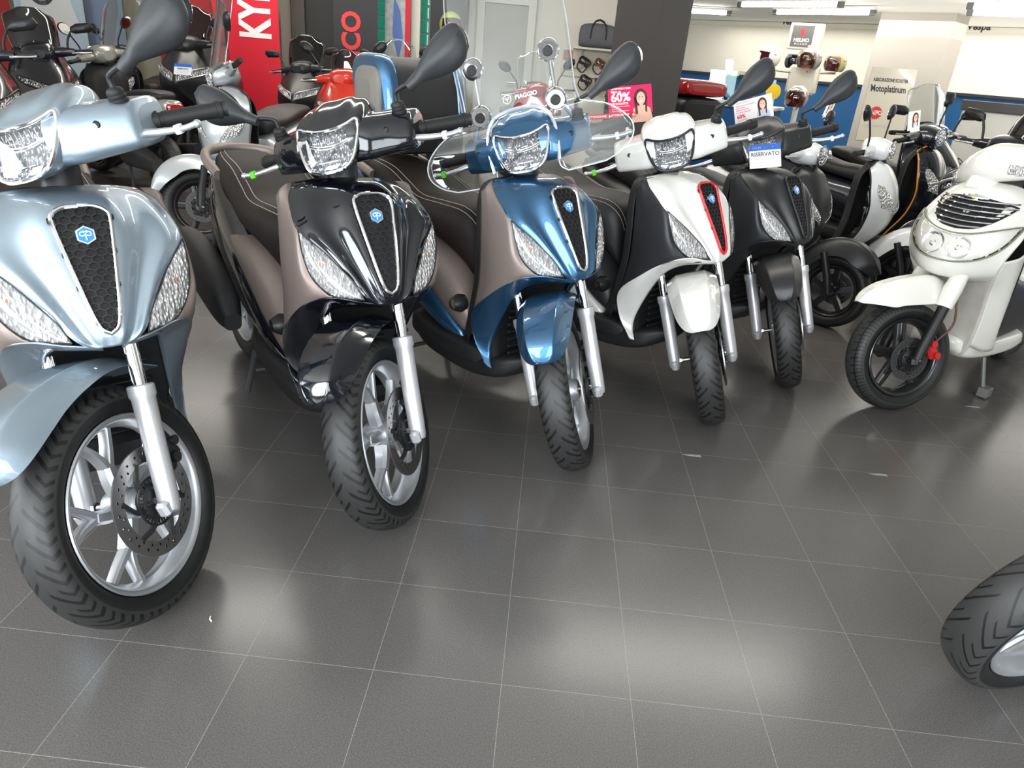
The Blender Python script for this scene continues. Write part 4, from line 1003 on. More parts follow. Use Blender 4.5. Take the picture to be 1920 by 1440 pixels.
# ------------------------------------------------------------------ used white scooter on the right
def sym_scooter():
    t = thing('motor_scooter', (2.235, 1.85, 0), (0, 0, R_(-139)), 'used white scooter with wide chrome grille and black spoked front wheel, alone at the right', 'scooter'); t.scale = (.955,)*3
    ax = Vector((-math.sin(.44), 0, math.cos(.44))); S = steer(R_(-28), .08, ax); SW = mat('used_white_paint', (.78, .76, .69), .32, coat=.7, noise=.03, nscale=6)
    DW = mat('dusty_white_plastic', (.60, .57, .50), .55, noise=.18, nscale=14)
    wheel(t, S @ Matrix.Translation((0, 0, .258)), .258, .182, .055, WHEELK, TYREB, 'sy', 'I', disc=1, discy=.075, discR=.10, dm=DSTEEL)
    # fender with pointed tip
    rows = []
    for x, z, hw, re in ((.262, .545, .020, .366), (.250, .563, .048, .345), (.222, .588, .072, .310), (.175, .612, .086, .275), (.11, .632, .092, .262), (.0, .650, .096, .252), (-.10, .650, .096, .262), (-.20, .60, .09, .30)):
        a = math.atan2(z-.281, x); r = math.hypot(x, z-.281); row = []
        for u in (0, .4, .7, .92, 1.0):
            rr = r-(r-re)*(max(0, u-.4)/.6)**1.6; row.append((rr*math.cos(a), u*hw, .281+rr*math.sin(a)))
        rows.append(row)
    part('front_fender', MB().shell(surf(mirror_rows(rows), 36, 33), .004), SW, t, S @ Matrix.Translation((-.012, 0, -.022)), angle=0)
    for s_ in (1, -1):
        O = S @ Matrix.Translation((-.006, s_*.112, -.022))
        f = part('fork_leg', MB().tube([(.006, 0, .26), (-.02, 0, .33), (-.125, 0, .56)], [.020, .024, .024], 16).box((.004, 0, .275), (.05, .03, .045), b=.01), BLK, t, O)
        part('fork_cover', MB().tube([(-.105, 0, .52), (-.14, 0, .60), (-.18, 0, .68)], [.036, .040, .034], 16), SW, f)
        part('axle_bolt', axbolt_mb, STEEL, f, Matrix.Scale(s_, 4, (0, 1, 0)), key='md_axb')
    part('brake_caliper', MB().box((-.10, .085, .30), (.05, .04, .10), Matrix.Rotation(.5, 3, 'Y'), b=.012).tube([(-.09, .112, .33), (-.09, .118, .33)], .016, 12).tube([(-.115, .112, .275), (-.115, .118, .275)], .016, 12), mat('red_caliper_paint', (.55, .02, .02), .35, coat=.5), t, S)
    part('brake_hose', MB().tube([(-.11, .10, .34), (-.17, .12, .42), (-.16, .13, .54), (-.20, .10, .64)], .005, 8, sub=14), mat('brown_hose', (.12, .05, .03), .5), t, S)
    F = [[(-.36, 0, 1.055), (-.375, .09, 1.05), (-.42, .145, 1.03)],
         [(-.275, 0, 1.03), (-.30, .11, 1.015), (-.39, .190, .985)],
         [(-.20, 0, .955), (-.225, .125, .945), (-.33, .215, .925)],
         [(-.115, 0, .865), (-.145, .135, .865), (-.26, .228, .855)],
         [(-.065, 0, .775), (-.095, .125, .785), (-.215, .222, .80)],
         [(-.050, 0, .705), (-.085, .10, .715), (-.20, .205, .735)],
         [(-.075, 0, .655), (-.11, .09, .66), (-.22, .19, .68)],
         [(-.14, 0, .635), (-.17, .08, .635), (-.27, .165, .64)]]
    G = surf(mirror_rows(F), 61, 61); part('front_panel', MB().shell(G, .004), SW, t, angle=0)
    du = np.gradient(G, axis=0); dv = np.gradient(G, axis=1); N = np.cross(dv, du); N /= np.linalg.norm(N, axis=2, keepdims=True); N *= np.sign(N[:, :, :1])
    def on(y, z, o):
        d = (G[:, :, 1]-y)**2+(G[:, :, 2]-z)**2; wt = np.exp(-d/(2*.010**2))+1e-12
        x = (wt*(G[:, :, 0]-(N[:, :, 1]*(y-G[:, :, 1])+N[:, :, 2]*(z-G[:, :, 2]))/N[:, :, 0])).sum()/wt.sum(); n = (wt[..., None]*N).sum((0, 1)); n /= np.linalg.norm(n)
        return np.array([x, y, z])+n*o
    # grille
    go = crs(np.array([(0, .992), (.07, .988), (.150, .972), (.158, .955), (.125, .905), (.07, .868), (0, .858)]), 24); gf = np.concatenate([go, (go*[-1, 1])[-2:0:-1]]); gc = np.array([0, .93])
    m = MB(); m.grid([[on(*(gc+(p-gc)*k), .002) for p in gf] for k in (1, .7, .4, .1)], cv=True); g = part('grille', m, DARK, t)
    m = MB()
    def hwz(z):
        return max([abs(p[0]) for p in gf if abs(p[1]-z) < .006] or [.02])
    for z in (.975, .955, .935, .914, .892, .872):
        w_ = hwz(z); m.tube([on(u*w_, z+.012*(abs(u))**2*.6-.004, .007) for u in np.linspace(-1, 1, 15)], [.0035]+[.0046]*13+[.0035], 7)
    part('grille_bars', m, CHR, g)
    m = MB()
    for y in (-.10, -.05, 0, .05, .10): m.tube([on(y, z, .004) for z in np.linspace(.965, .885, 6)], .0025, 5)
    part('grille_uprights', m, BLK, g)
    wg = MB(); wg.tube([on(y, .985-.10*abs(y)**1.0*.25, .012) for y in np.linspace(-.055, .055, 13)], [.002]+[.006]*2+[.009]*7+[.006]*2+[.002], 8); wg.ball(on(0, .982, .010), (.006, .016, .016), 10)
    b = part('badge', wg, CHR, t)
    part('badge_letter', textmb('S', .030, frame((0, 1, 0), (-.5, 0, 1)), on(0, .982, .018), bold=.001), mat('yellow_enamel', (.75, .70, .05), .4), b, smooth=False)
    # headlamp: one wide unit with two bowls
    ho = crs(np.array([(0, .838), (.07, .846), (.135, .868), (.200, .892), (.209, .880), (.196, .82), (.165, .775), (.12, .745), (.06, .728), (0, .724)]), 30); hf = np.concatenate([ho, (ho*[-1, 1])[-2:0:-1]]); hc = np.array([0, .79])
    m = MB(); m.grid([[on(*(hc+(p-hc)*k), o) for p in hf] for k, o in ((1, .003), (.92, -.004), (.6, -.006), (.3, -.004), (.03, -.003))], cv=True); h = part('headlight', m, mat('lamp_back', (.20, .195, .18), .12, metal=.9, vor=28), t, angle=0)
    m = MB()
    for y in (-.055, .055): m.grid([[on(y+r*math.cos(a), .785+r*math.sin(a)*.95, o) for a in np.linspace(0, 2*PI, 25)[:-1]] for r, o in ((.047, .006), (.040, .0), (.025, -.004), (.008, .002))], cv=True)
    part('lamp_bowls', m, mat('lamp_bowl', (.9, .9, .88), .08, metal=1), h, angle=0)
    m = MB(); m.grid([[on(*(hc+(p-hc)*k), o) for p in hf] for k, o in ((1, .007), (.9, .014), (.6, .019), (.3, .020), (.03, .020))], cv=True); part('headlight_lens', m, LENS, h, angle=0)
    part('lens_edge', MB().tube([on(*p, .008) for p in hf]+[on(*hf[0], .008)], .0035, 6, cap=False), mat('olive_edge', (.22, .21, .14), .4), h)
    # sides, belly
    for s_ in (1, -1):
        L = [[(-.200, .205, .745), (-.30, .228, .76), (-.38, .225, .78), (-.40, .215, .79)],
             [(-.225, .188, .67), (-.33, .220, .66), (-.40, .222, .66), (-.42, .210, .66)],
             [(-.290, .165, .58), (-.38, .208, .54), (-.43, .216, .54), (-.45, .205, .54)],
             [(-.335, .158, .44), (-.43, .198, .40), (-.47, .208, .39), (-.49, .198, .39)],
             [(-.345, .150, .31), (-.46, .185, .27), (-.54, .195, .27), (-.57, .185, .29)]]
        part('leg_shield_side', MB().shell(surf(flip(L, s_), 26, 18), .005*s_), SW, t, angle=0)
    part('wheel_arch', MB().shell(surf(mirror_rows([[(x-.03, 0, z), (x-.02, hw*.6, z), (x, hw, z)] for z, x, hw in ((.745, -.195, .208), (.67, -.228, .190), (.58, -.292, .168), (.44, -.338, .160), (.31, -.348, .152), (.25, -.36, .13))]), 20, 17), -.005), DW, t, angle=0)
    part('belly_fairing', loftx([(-.33, .26, .34, .10), (-.42, .215, .32, .155), (-.70, .19, .30, .18), (-.95, .20, .31, .19), (-1.15, .26, .36, .17)], 24, 4), SW, t, angle=0)
    part('leg_shield', MB().shell(surf(mirror_rows([[(x-.02, 0, z), (x-.02, hw*.6, z), (x+.03, hw, z)] for z, x, hw in ((1.03, -.44, .13), (.95, -.47, .19), (.78, -.50, .20), (.58, -.52, .20), (.40, -.58, .18), (.30, -.66, .15))]), 24, 21), .006), BLKM, t, angle=0)
    part('side_step_panel', loftx([(-.43, .34, .60, .15), (-.47, .31, .66, .196), (-.62, .30, .62, .206), (-.85, .32, .58, .208), (-1.05, .38, .60, .205), (-1.2, .46, .62, .18)], 20, 5), mat('worn_black_plastic', (.022, .021, .022), .35, noise=.3, nscale=20), t)
    part('tail_panel', loftx([(-.74, .55, .64, .15), (-.85, .56, .74, .19), (-1.1, .60, .78, .195), (-1.4, .68, .82, .16), (-1.65, .76, .84, .08)], 26, 3), SW, t, angle=0)
    part('seat', loftx([(-.70, .73, .80, .09), (-.78, .74, .82, .14), (-1.0, .76, .83, .17), (-1.2, .79, .88, .16), (-1.5, .82, .89, .12), (-1.58, .84, .87, .06)], 26, 3), SEATK, t)
    wheel(t, Matrix.Translation((-1.40, 0, .281)), .281, .198, .06, WHEELK, TYREB, 'syr', 'I', name='rear_wheel')
    part('engine_case', loftx([(-.95, .22, .42, .07), (-1.1, .20, .40, .09), (-1.45, .22, .34, .05)], 14, 4), GREY, t, Matrix.Translation((0, .12, 0)))
    part('side_stand', MB().tube([(-.62, .15, .20), (-.62, .20, .03)], .011, 8).box((-.62, .21, .030), (.07, .05, .050), b=.003), mat('stand_grey', (.22, .22, .21), .5, metal=.6), t)
    # handlebar cover with lamps in its ends
    R = []
    for y in np.linspace(-1, 1, 25):
        a = abs(y); yy = y*.285; cx = -.40-.10*a**2; cz = 1.135-.030*a-.015*a**3; hx = .115*(1-.55*a**1.5); hz = .085*(1-.62*a**1.6)
        th = np.arange(28)*2*PI/28; k = 2/2.6; c = np.sign(np.cos(th))*abs(np.cos(th))**k; s2 = np.sign(np.sin(th))*abs(np.sin(th))**k
        R.append(np.stack([cx+hx*c-.035*s2, yy+0*th, cz+hz*s2], 1))
    part('handlebar_cover', MB().rings(np.array(R)), SW, t, S, angle=0)
    part('steering_column', MB().tube([(-.30, 0, 1.0), (-.36, 0, 1.10)], .06, 16), SW, t, S)
    for s_ in (1, -1):
        def lam():
            Rr = []
            for f in np.linspace(0, 1, 7):
                y = .135+.145*f; a = y/.285; cx = -.40-.10*a**2; cz = 1.128-.030*a-.015*a**3; hx = .115*(1-.55*a**1.5)+.004; hz = .085*(1-.62*a**1.6)
                Rr.append([(cx+hx*math.cos(q)**.77-.035*math.sin(q)*abs(math.sin(q))**0, s_*y, cz+hz*.9*math.sin(q)) for q in np.linspace(-1.0+.25*(1-f), .40+.25*f, 8)])
            return MB().shell(np.array(Rr), .003*s_)
        part('turn_signal', lam, REFLI, t, S, angle=0)
        part('grip', lambda: sym(MB().tube([(-.50, .27, 1.09), (-.51, .285, 1.09), (-.53, .40, 1.08), (-.532, .41, 1.08)], [.022, .0175, .0175, .021], 12), s_), RUB, t, S)
        part('brake_lever', lambda: sym(MB().tube([(-.46, .26, 1.08), (-.435, .30, 1.075), (-.44, .37, 1.06), (-.445, .42, 1.055)], .0075, 10, sub=14).ball((-.446, .425, 1.054), .010, 8), s_), ALU, t, S)
        for yy, zz in ((.05, 1.075), (.11, 1.078)):
            part('cover_screw', lambda: MB().ball((0, 0, 0), .0065, 8), BLK, t, S @ Matrix.Translation((-.300-.02*(yy > .1), s_*yy, zz)), key='syscr')
    return t
sym_scooter()

# ------------------------------------------------------------------ wheel and fork entering at the lower right corner
medley(6, 1.87, .185, R_(155), R_(45), 0, 'scooter at the lower right corner, only its sporty front tyre in view', dict(paint=P_GR, side=P_GR, seat=SEATK, tyre=TYREC, tw=.056, spokes='T', wk='c'))
# ------------------------------------------------------------------ cards, helmets, signs, counter
def card(name, label, cat, TL, TR, BL, d, d2=None, m=None, t=.0012, border=None):
    """thin flat card given by three pixel corners and a depth; returns (object, map from u,v in 0..1 to a point, rotation)"""
    a, b, c = P(*TL, d), P(*TR, d2 or d), P(*BL, d); X = b-a; Y = a-c; n = X.cross(Y).normalized()
    mb = MB(); mb.prism([a, b, b-Y, a-Y], -n*t); o = part(name, mb, m or WHITEP, smooth=False)
    if label: tag(o, label, cat)
    def at_(u, v, off=.0006): return a+X*u-Y*v+n*off
    Fm = frame(X, Y)
    def txt(s, u, v, h, mm, sx=1, pname='lettering', al='LEFT', bold=0):
        p = part(pname, textmb(s, h*Y.length, Fm, at_(u, v), ext=.0002, align=al, sx=sx, bold=bold), mm, o, smooth=False); return p
    def poly(pts, mm, pname='print', off=.0006): return part(pname, MB().prism([at_(u, v, off) for u, v in pts], n*.0002), mm, o, smooth=False)
    return o, at_, txt, poly
PINK = mat('pink_print', (.68, .015, .10), .35); BLUEP = mat('blue_print', (.02, .12, .50), .4); CARDW = mat('white_card', (.72, .70, .68), .45)
SKIN = mat('printed_skin', (.72, .42, .32), .5); HAIR = mat('printed_dark_hair', (.06, .03, .025), .5); INK = mat('dark_ink', (.03, .03, .05), .5); GINK = mat('grey_ink', (.42, .40, .40), .5)
TEETH = mat('printed_white', (.85, .82, .80), .4); DENIM = mat('printed_blouse', (.42, .50, .62), .5)
def ell(u, v, ru, rv, n=24): return [(u+ru*math.cos(2*PI*k/n), v+rv*math.sin(2*PI*k/n)) for k in range(n)]
def portrait(poly, u, v, s, asp, blouse, hair2=False):
    """plain printed portrait of a smiling person with long hair; asp = card height / width"""
    A = lambda du, dv, ru, rv: ell(u+du*s*asp, v+dv*s, ru*s*asp, rv*s)
    poly([(u-.40*s*asp, v+.95*s), (u-.30*s*asp, v+.42*s), (u-.08*s*asp, v+.30*s), (u+.12*s*asp, v+.30*s), (u+.34*s*asp, v+.44*s), (u+.44*s*asp, v+.95*s)], blouse, 'printed_blouse', .0007)
    poly(A(0, .02, .25, .34), HAIR, 'printed_hair', .0009)
    poly([(u-.26*s*asp, v), (u-.16*s*asp, v), (u-.13*s*asp, v+.62*s), (u-.22*s*asp, v+.66*s)], HAIR, 'printed_hair', .0009)
    poly([(u+.24*s*asp, v), (u+.16*s*asp, v), (u+.15*s*asp, v+.55*s), (u+.22*s*asp, v+.60*s)], HAIR, 'printed_hair', .0009)
    poly(A(.01, .34, .075, .12), SKIN, 'printed_neck', .0011)
    poly(A(.01, .05, .165, .245), SKIN, 'printed_face', .0013)
    for q in (-1, 1): poly(A(.01+q*.065, 0, .028, .016), HAIR, 'printed_eye', .0015)
    poly(A(.01, .16, .07, .022), TEETH, 'printed_smile', .0015)
def clipstand(parent_card, top, bottom):
    a, b = Vector(top), Vector(bottom); d = b-a
    m = MB(); m.tube([a, b], .0045, 8); m.box(a+d*.30, (.016, .010, .016), b=.002); m.box(a+d*.55, (.014, .010, .016), b=.002); m.box(b, (.022, .022, .022), b=.004)
    part('clip_stand', m, mat('clear_clip_plastic', (.75, .75, .72), .2, alpha=.85), parent_card)
    part('clip_jaw', MB().box(a, (.055, .012, .016), CAMM.to_3x3(), b=.003), MATS['clear_clip_plastic'], parent_card)
o, A_, T_, Po = card('promo_card', 'pink card with 60% and a laughing face, left of the red-edged grille scooter', 'card', (1139, 164), (1221, 157), (1142, 216), 3.02, m=PINK)
T_('GRUPPOSENTIMESI', .07, .09, .085, TEETH, bold=.0003); T_('FINO AL', .07, .20, .10, TEETH, bold=.0005); T_('60%', .06, .41, .42, TEETH, sx=1.0, bold=.0018)
T_('DI SCONTO', .07, .63, .11, TEETH, bold=.0005); T_('SULLO ASSICURAZIONE', .07, .73, .06, TEETH); T_('SCOOTER', .07, .81, .06, TEETH); T_('PER INFO IN NEGOZIO', .07, .89, .06, TEETH)
portrait(Po, .74, .44, .95, 52/82, SKIN)
q = P(1175, 218, 3.02); clipstand(o, q, P(1177, 262, 3.0))
o, A_, T_, Po = card('warning_strip', 'narrow red strip with white warning lettering, beneath the pink card', 'sign', (1091, 217), (1190, 209), (1091.5, 226), 3.0, m=mat('red_strip', (.62, .01, .03), .4))
T_('ATTENZIONE', .12, .52, .62, TEETH, bold=.0003); T_('ATTENZIONE', .55, .52, .62, TEETH, bold=.0003)
for u in (.03, .50, .95): Po([(u, .8), (u+.025, .2), (u+.05, .8)], TEETH, 'warning_triangle')
o, A_, T_, Po = card('promo_card', 'white card with pink 60% and a smiling long-haired face, clipped beside the satin black scooter', 'card', (1375, 193), (1447, 174), (1379, 236), 3.55, m=CARDW)
T_('GRUPPOSENTIMESI', .06, .09, .08, GINK); T_('DEDICATO A CHI HA SCELTO', .05, .22, .065, PINK); T_('CUSTODIRE IL', .05, .31, .065, PINK); T_('PROPRIO SCOOTER', .05, .40, .065, PINK); T_('TUA ASSICURAZIONE', .05, .50, .065, PINK)
T_('60%', .06, .68, .22, PINK, bold=.0007); T_('DI SCONTO', .06, .84, .08, PINK)
portrait(Po, .73, .34, .80, 43/72, DENIM)
clipstand(o, P(1416, 236, 3.55), P(1420, 262, 3.5))
o, A_, T_, Po = card('reserved_card', 'white RISERVATO card with a blue header, on the front of the satin black scooter', 'card', (1404.5, 273), (1463.5, 268), (1406, 317), 2.98, m=CARDW)
Po([(0, 0), (1, 0), (1, .25), (0, .25)], BLUEP, 'blue_header'); T_('GRUPPOSENTIMESI', .5, .13, .13, TEETH, pname='header_lettering', al='CENTER', bold=.0003); T_('RISERVATO', .5, .42, .24, INK, al='CENTER', bold=.0002)
for v in (.62, .76, .89): Po([(.08, v), (.92, v), (.92, v+.012), (.08, v+.012)], GINK, 'ruled_line')
o, A_, T_, Po = card('reserved_card', 'small RISERVATO card on the smoked screen of the grey and black maxi scooter', 'card', (327, 119), (360, 121.5), (325.5, 139), 5.75, m=CARDW)
Po([(0, 0), (1, 0), (1, .27), (0, .27)], BLUEP, 'blue_header'); T_('RISERVATO', .5, .45, .20, INK, al='CENTER', bold=.0006)
for v in (.65, .8): Po([(.15, v), (.85, v), (.85, v+.03), (.15, v+.03)], GINK, 'ruled_line')
o, A_, T_, Po = card('promo_card', 'small portrait card under the gold helmet', 'card', (1553, 192), (1572, 182), (1541, 218), 5.2, m=CARDW)
portrait(Po, .55, .38, .85, 1.2, CARDW)
o, A_, T_, Po = card('promo_card', 'small portrait card between the round mirrors, right of the red INFO burst', 'card', (1704, 210), (1727, 206), (1701, 246), 4.6, m=CARDW)
portrait(Po, .6, .35, .80, 1.2, CARDW)

def helmet(name, c, r, yaw, shellm, label, lining, visor=None, tilt=0.0, group='open face helmets on the display'):
    t = thing(name, c, (0, tilt, yaw), label, 'helmet', group)
    n, k = 40, 28; V = []; F = []
    def keep(th, ph): # th azimuth from the front, ph elevation
        return not (abs(th) < 1.12 and ph < .52-.10*abs(th)) and ph > -.80
    m = MB(); th = np.linspace(-PI, PI, n+1); ph = np.linspace(-.85, PI/2-.001, k)
    G = np.array([[(r*1.08*math.cos(p)*math.cos(a), r*.90*math.cos(p)*math.sin(a), r*1.0*math.sin(p)) for a in th] for p in ph])
    m.v = [tuple(v) for v in G.reshape(-1, 3)]
    for i in range(k-1):
        for j in range(n):
            if keep((th[j]+th[j+1])/2, (ph[i]+ph[i+1])/2): m.f.append((i*(n+1)+j, i*(n+1)+j+1, (i+1)*(n+1)+j+1, (i+1)*(n+1)+j))
    part('shell', m, shellm, t, angle=0)
    m2 = MB(); G2 = G*.93; m2.v = [tuple(v) for v in G2.reshape(-1, 3)]; m2.f = list(m.f)
    part('lining', m2, lining, t, angle=0)
    e = []
    for a in np.linspace(-1.13, 1.13, 15): p = .52-.10*abs(a); e.append((r*1.085*math.cos(p)*math.cos(a), r*.905*math.cos(p)*math.sin(a), r*math.sin(p)))
    e = [(r*1.085*math.cos(-.8)*math.cos(-1.13), r*.905*math.cos(-.8)*math.sin(-1.13), r*math.sin(-.8))]+e+[(r*1.085*math.cos(-.8)*math.cos(1.13), r*.905*math.cos(-.8)*math.sin(1.13), r*math.sin(-.8))]
    part('rim_trim', MB().tube(e, r*.04, 6), RUB, t)
    part('vent', MB().box((-.1*r, r*.885, .25*r), (.22*r, .05*r, .05*r)), BLK, t)
    if visor:
        H = np.array([[(r*1.13*math.cos(p)*math.cos(a), r*.96*math.cos(p)*math.sin(a), r*1.04*math.sin(p)) for a in np.linspace(-1.2, 1.2, 19)] for p in np.linspace(-.75, .62, 12)])
        part('visor', MB().shell(H, .002), visor, t, angle=0)
    return t
LIN = mat('dark_red_lining', (.28, .02, .035), .8); SIL = mat('metallic_grey_shell', (.42, .42, .40), .22, metal=.7, coat=.6); AMB = clear('amber_visor', (.82, .68, .60), .08)
helmet('helmet', P(1442, 108, 8.9), .135, R_(-165), mat('pale_grey_shell', (.62, .60, .55), .3, coat=.7), 'white open helmet with dark red lining, leftmost of the helmets', LIN)
helmet('helmet', P(1518, 112, 8.7), .150, R_(-140), SIL, 'grey metallic helmet with amber visor, under the HELMO MILANO sign', LIN, AMB)
helmet('helmet', P(1488, 114, 9.2), .125, R_(-100), SIL, 'grey helmet half hidden behind the one under the HELMO MILANO sign', DARK, SMOKE)
helmet('helmet', P(1567, 119, 8.9), .135, R_(-150), mat('gold_green_shell', (.48, .42, .20), .3, metal=.3, coat=.6), 'gold coloured helmet with red lining, rightmost of the helmets', LIN, AMB)
helmet('helmet', P(1494, 184, 8.1), .140, R_(-125), SIL, 'grey helmet with red lining, lowest on the helmet stand', LIN, AMB)
# helmet stand with lit sign box
hs = thing('helmet_stand', (0, 0, 0), (0, 0, 0), 'pale helmet stand with a HELMO MILANO sign box on top', 'stand')
SB = mat('pale_stand_panel', (.60, .56, .46), .5); c = P(1511, 69, 8.85); RT = frame((.86, -.5, 0), (0, 0, 1)).to_3x3()
sb = part('sign_box', MB().box(c, (.40, .30, .12), RT, b=.01), SB, hs)
nz = RT @ Vector((0, 0, 1)); part('sign_face', MB().box(c+nz*.063+RT @ Vector((-.03, 0, 0)), (.26, .24, .006), RT), mat('sign_grey', (.10, .095, .09), .4), sb, smooth=False)
F4 = frame((.86, -.5, 0), (0, 0, 1)); part('sign_lettering', textmb('HELMO', .058, F4, c+nz*.068+RT @ Vector((-.03, -.045, 0)), bold=.0012), TEETH, sb, smooth=False)
part('sign_lettering', textmb('M I L A N O', .030, F4, c+nz*.068+RT @ Vector((-.03, -.090, 0))), TEETH, sb, smooth=False)
part('sign_emblem', MB().prism([c+nz*.067+RT @ Vector((-.03+.030*math.cos(a)*(1 if abs(math.sin(a)) < .8 else .8), .045+.045*math.sin(a), 0)) for a in np.arange(12)*PI/6], nz*.002), mat('sign_red', (.6, .02, .03), .4), sb, smooth=False)
b_ = P(1505, 150, 8.9)
part('panel', MB().box((b_.x, b_.y, b_.z), (.36, .34, .16), RT, b=.03), SB, hs)
part('column', MB().tube([(b_.x, b_.y, .02), (b_.x, b_.y, c.z-.1)], .035, 12), SB, hs)
part('foot', MB().lathe([(.001, .03), (.22, .03), (.24, 0)], 24, c=(b_.x, b_.y, 0), axis='z'), SB, hs)
for px, py, d in ((1442, 125, 8.9), (1567, 133, 8.9), (1518, 128, 8.7), (1488, 126, 9.2), (1494, 200, 8.1)):
    q = P(px, py, d); part('helmet_arm', MB().tube([(b_.x, b_.y, q.z-.05), (q.x, q.y, q.z-.03), (q.x, q.y, q.z+.03)], .012, 8), STEEL, hs)
# blue reception counter
cp = P(1368, 202, 8.15); RC = frame((.90, -.43, 0), (0, 0, 1)).to_3x3()
ct = thing('counter', (cp.x, cp.y, 0), (0, 0, math.atan2(-.43, .90)), 'blue reception counter with a white top', 'counter')
part('front', MB().box((-.10, .30, .52), (1.15, .60, 1.04), b=.01), BAND, ct); part('worktop', MB().box((-.10, .30, 1.06), (1.21, .66, .04), b=.008), CARDW, ct)
gl = thing('display_case', (cp.x, cp.y, 1.08), (0, 0, math.atan2(-.43, .90)), 'small glass display case standing on the blue counter', 'case')
part('glass_box', MB().box((-.06, .22, .17), (.50, .34, .34)), clear('pale_green_glass', (.80, .92, .90), .12), gl, smooth=False); part('base', MB().box((-.06, .22, .012), (.54, .38, .024)), CARDW, gl)
sm = thing('model_scooter', (cp.x+.02, cp.y+.10, 1.105), (0, 0, -.3), 'tiny blue and white model scooter inside the glass display case', 'toy')
part('body', MB().rings(crs(np.array([ring_x(*q) for q in ((-.09, .05, .07, .01), (-.06, .03, .09, .02), (0, .025, .045, .018), (.05, .03, .10, .02), (.07, .04, .12, .01))]), 14)), mat('sky_blue', (.15, .50, .70), .3), sm)
for x_ in (-.065, .075): part('wheel', MB().lathe([(.001, .008), (.024, .008), (.026, 0), (.024, -.008), (.001, -.008)], 18, c=(x_, 0, .026)), RUB, sm)
pq = P(1450, 172, 8.6); tag(part('yellow_disc', MB().lathe([(.001, .02), (.085, .02), (.09, 0), (.001, -.005)], 28, c=tuple(pq)), mat('yellow_plastic', (.75, .50, .02), .4)), 'round yellow object leaning behind the mirror, above the blue counter', 'object')
card('blue_panel', 'light blue leaflet board beside the yellow disc', 'panel', (1447, 150), (1456, 150), (1441, 198), 8.8, m=mat('light_blue_board', (.20, .42, .68), .4))
card('leaflet_box', 'white leaflet holder on the ledge of the far wall', 'holder', (1361, 111), (1376, 111), (1359, 140), 9.6, m=CARDW, t=.05)
card('small_box', 'small beige box beside the white leaflet holder', 'box', (1373, 131), (1387, 131), (1372, 142), 9.55, m=SB, t=.05)
# poster board in front of the beige pillar
o, A_, T_, Po = card('poster_board', 'cream MOTOPLATINUM poster board with a red INFO burst, leaning on the beige pillar', 'board', (1637, 125), (1721, 131), (1604, 262), 7.2, m=mat('cream_board', (.60, .55, .44), .25, coat=.4), t=.02)
T_('ASSICURAZIONE SCOOTER', .08, .17, .062, INK, sx=.60, bold=.002); T_('Motoplatinum', .06, .29, .125, INK, sx=.66, bold=.003)
Po([(u, v) for u, v in [(.30+(.155 if k % 2 else .125)*math.cos(PI*k/18), .62+(.098 if k % 2 else .078)*math.sin(PI*k/18)) for k in range(36)]], mat('info_red', (.62, .02, .02), .4), 'info_burst')
T_('INFO', .30, .62, .075, TEETH, al='CENTER', bold=.003)
T_('ASSICURATI QUI', .10, .80, .045, GINK)
# white glossy cabinet
q = P(1925, 205, 7.1); RB = frame((D45, -D45, 0), (0, 0, 1)).to_3x3()
cb = thing('display_cabinet', (q.x, q.y, 0), (0, 0, -PI/4), 'glossy white cabinet with a dark top strip, at the right behind the used scooter', 'cabinet')
part('body', MB().box((.35, .3, .62), (1.9, .5, 1.24), b=.01), mat('glossy_white_panel', (.62, .60, .54), .12, coat=1), cb); part('top_strip', MB().box((.35, .3, 1.29), (1.94, .54, .10), b=.006), mat('dark_top', (.04, .035, .035), .25, coat=.5), cb)
# red top case of a scooter standing behind the dark pillar
x_, y_ = P(1292, 205, 7.2).x, P(1292, 205, 7.2).y
aw = R_(118); gscooter(x_+1.5*math.cos(aw), y_+1.5*math.sin(aw), aw, 0, 'black scooter behind the dark pillar, carrying a red top case', dict(paint=P_DB, ms=()))
tr = thing('top_case', (x_, y_, .80), (0, 0, aw), 'red and black top case poking out from behind the dark pillar', 'case')
def bx3(z0, z1, a, b): return loftx([(-.24, z0+.05, z1-.06, a*.7), (-.20, z0+.01, z1-.01, a), (.12, z0, z1, a), (.20, z0+.04, z1-.03, a*.8)], 14, 5)
part('lower_shell', bx3(.06, .34, .25, .25), BLK, tr); part('lid', bx3(.34, .50, .262, .25), mat('deep_red_paint', (.32, .012, .012), .18, coat=1), tr)
part('rack', MB().box((0, 0, .03), (.25, .18, .07)), BLK, tr)
for k in range(3): part('lid_mark', MB().box((-.10+.03*k, .262, .43), (.010, .006, .07)), TEETH, tr)

# ------------------------------------------------------------------ lights under the low ceiling
TUBE = mat('lit_tube', (1, 1, 1), .5, emit=(1, .98, .93), estr=22.0)
def fluor(p0, p1, z, label):
    a, b = Pz(*p0, z), Pz(*p1, z); d = (b-a); L = d.length; R = frame(d, (0, 0, 1)).to_3x3(); c = (a+b)/2
    t = thing('fluorescent_lamp', tuple(c), (0, 0, math.atan2(d.y, d.x)), label, 'lamp', 'fluorescent lamps under the low ceiling')
    part('batten', MB().box((0, 0, .052), (L, .07, .026), b=.004), CARDW, t)
    tb = part('tube', MB().tube([(-L/2+.04, 0, .008), (L/2-.04, 0, .008)], .019, 12), TUBE, t)
    for s_ in (1, -1): part('end_cap', MB().box((s_*(L/2-.03), 0, .012), (.06, .06, .06), b=.006), mat('cap_grey', (.12, .12, .11), .5), t)
fluor((1262, 21), (1371, 27), 2.12, 'fluorescent lamp running out from behind the dark pillar')
fluor((1384, 11), (1581, 11), 2.12, 'upper of the two parallel fluorescent lamps left of the beige pillar')
fluor((1450, 25), (1641, 26), 2.12, 'lower of the two parallel fluorescent lamps left of the beige pillar')
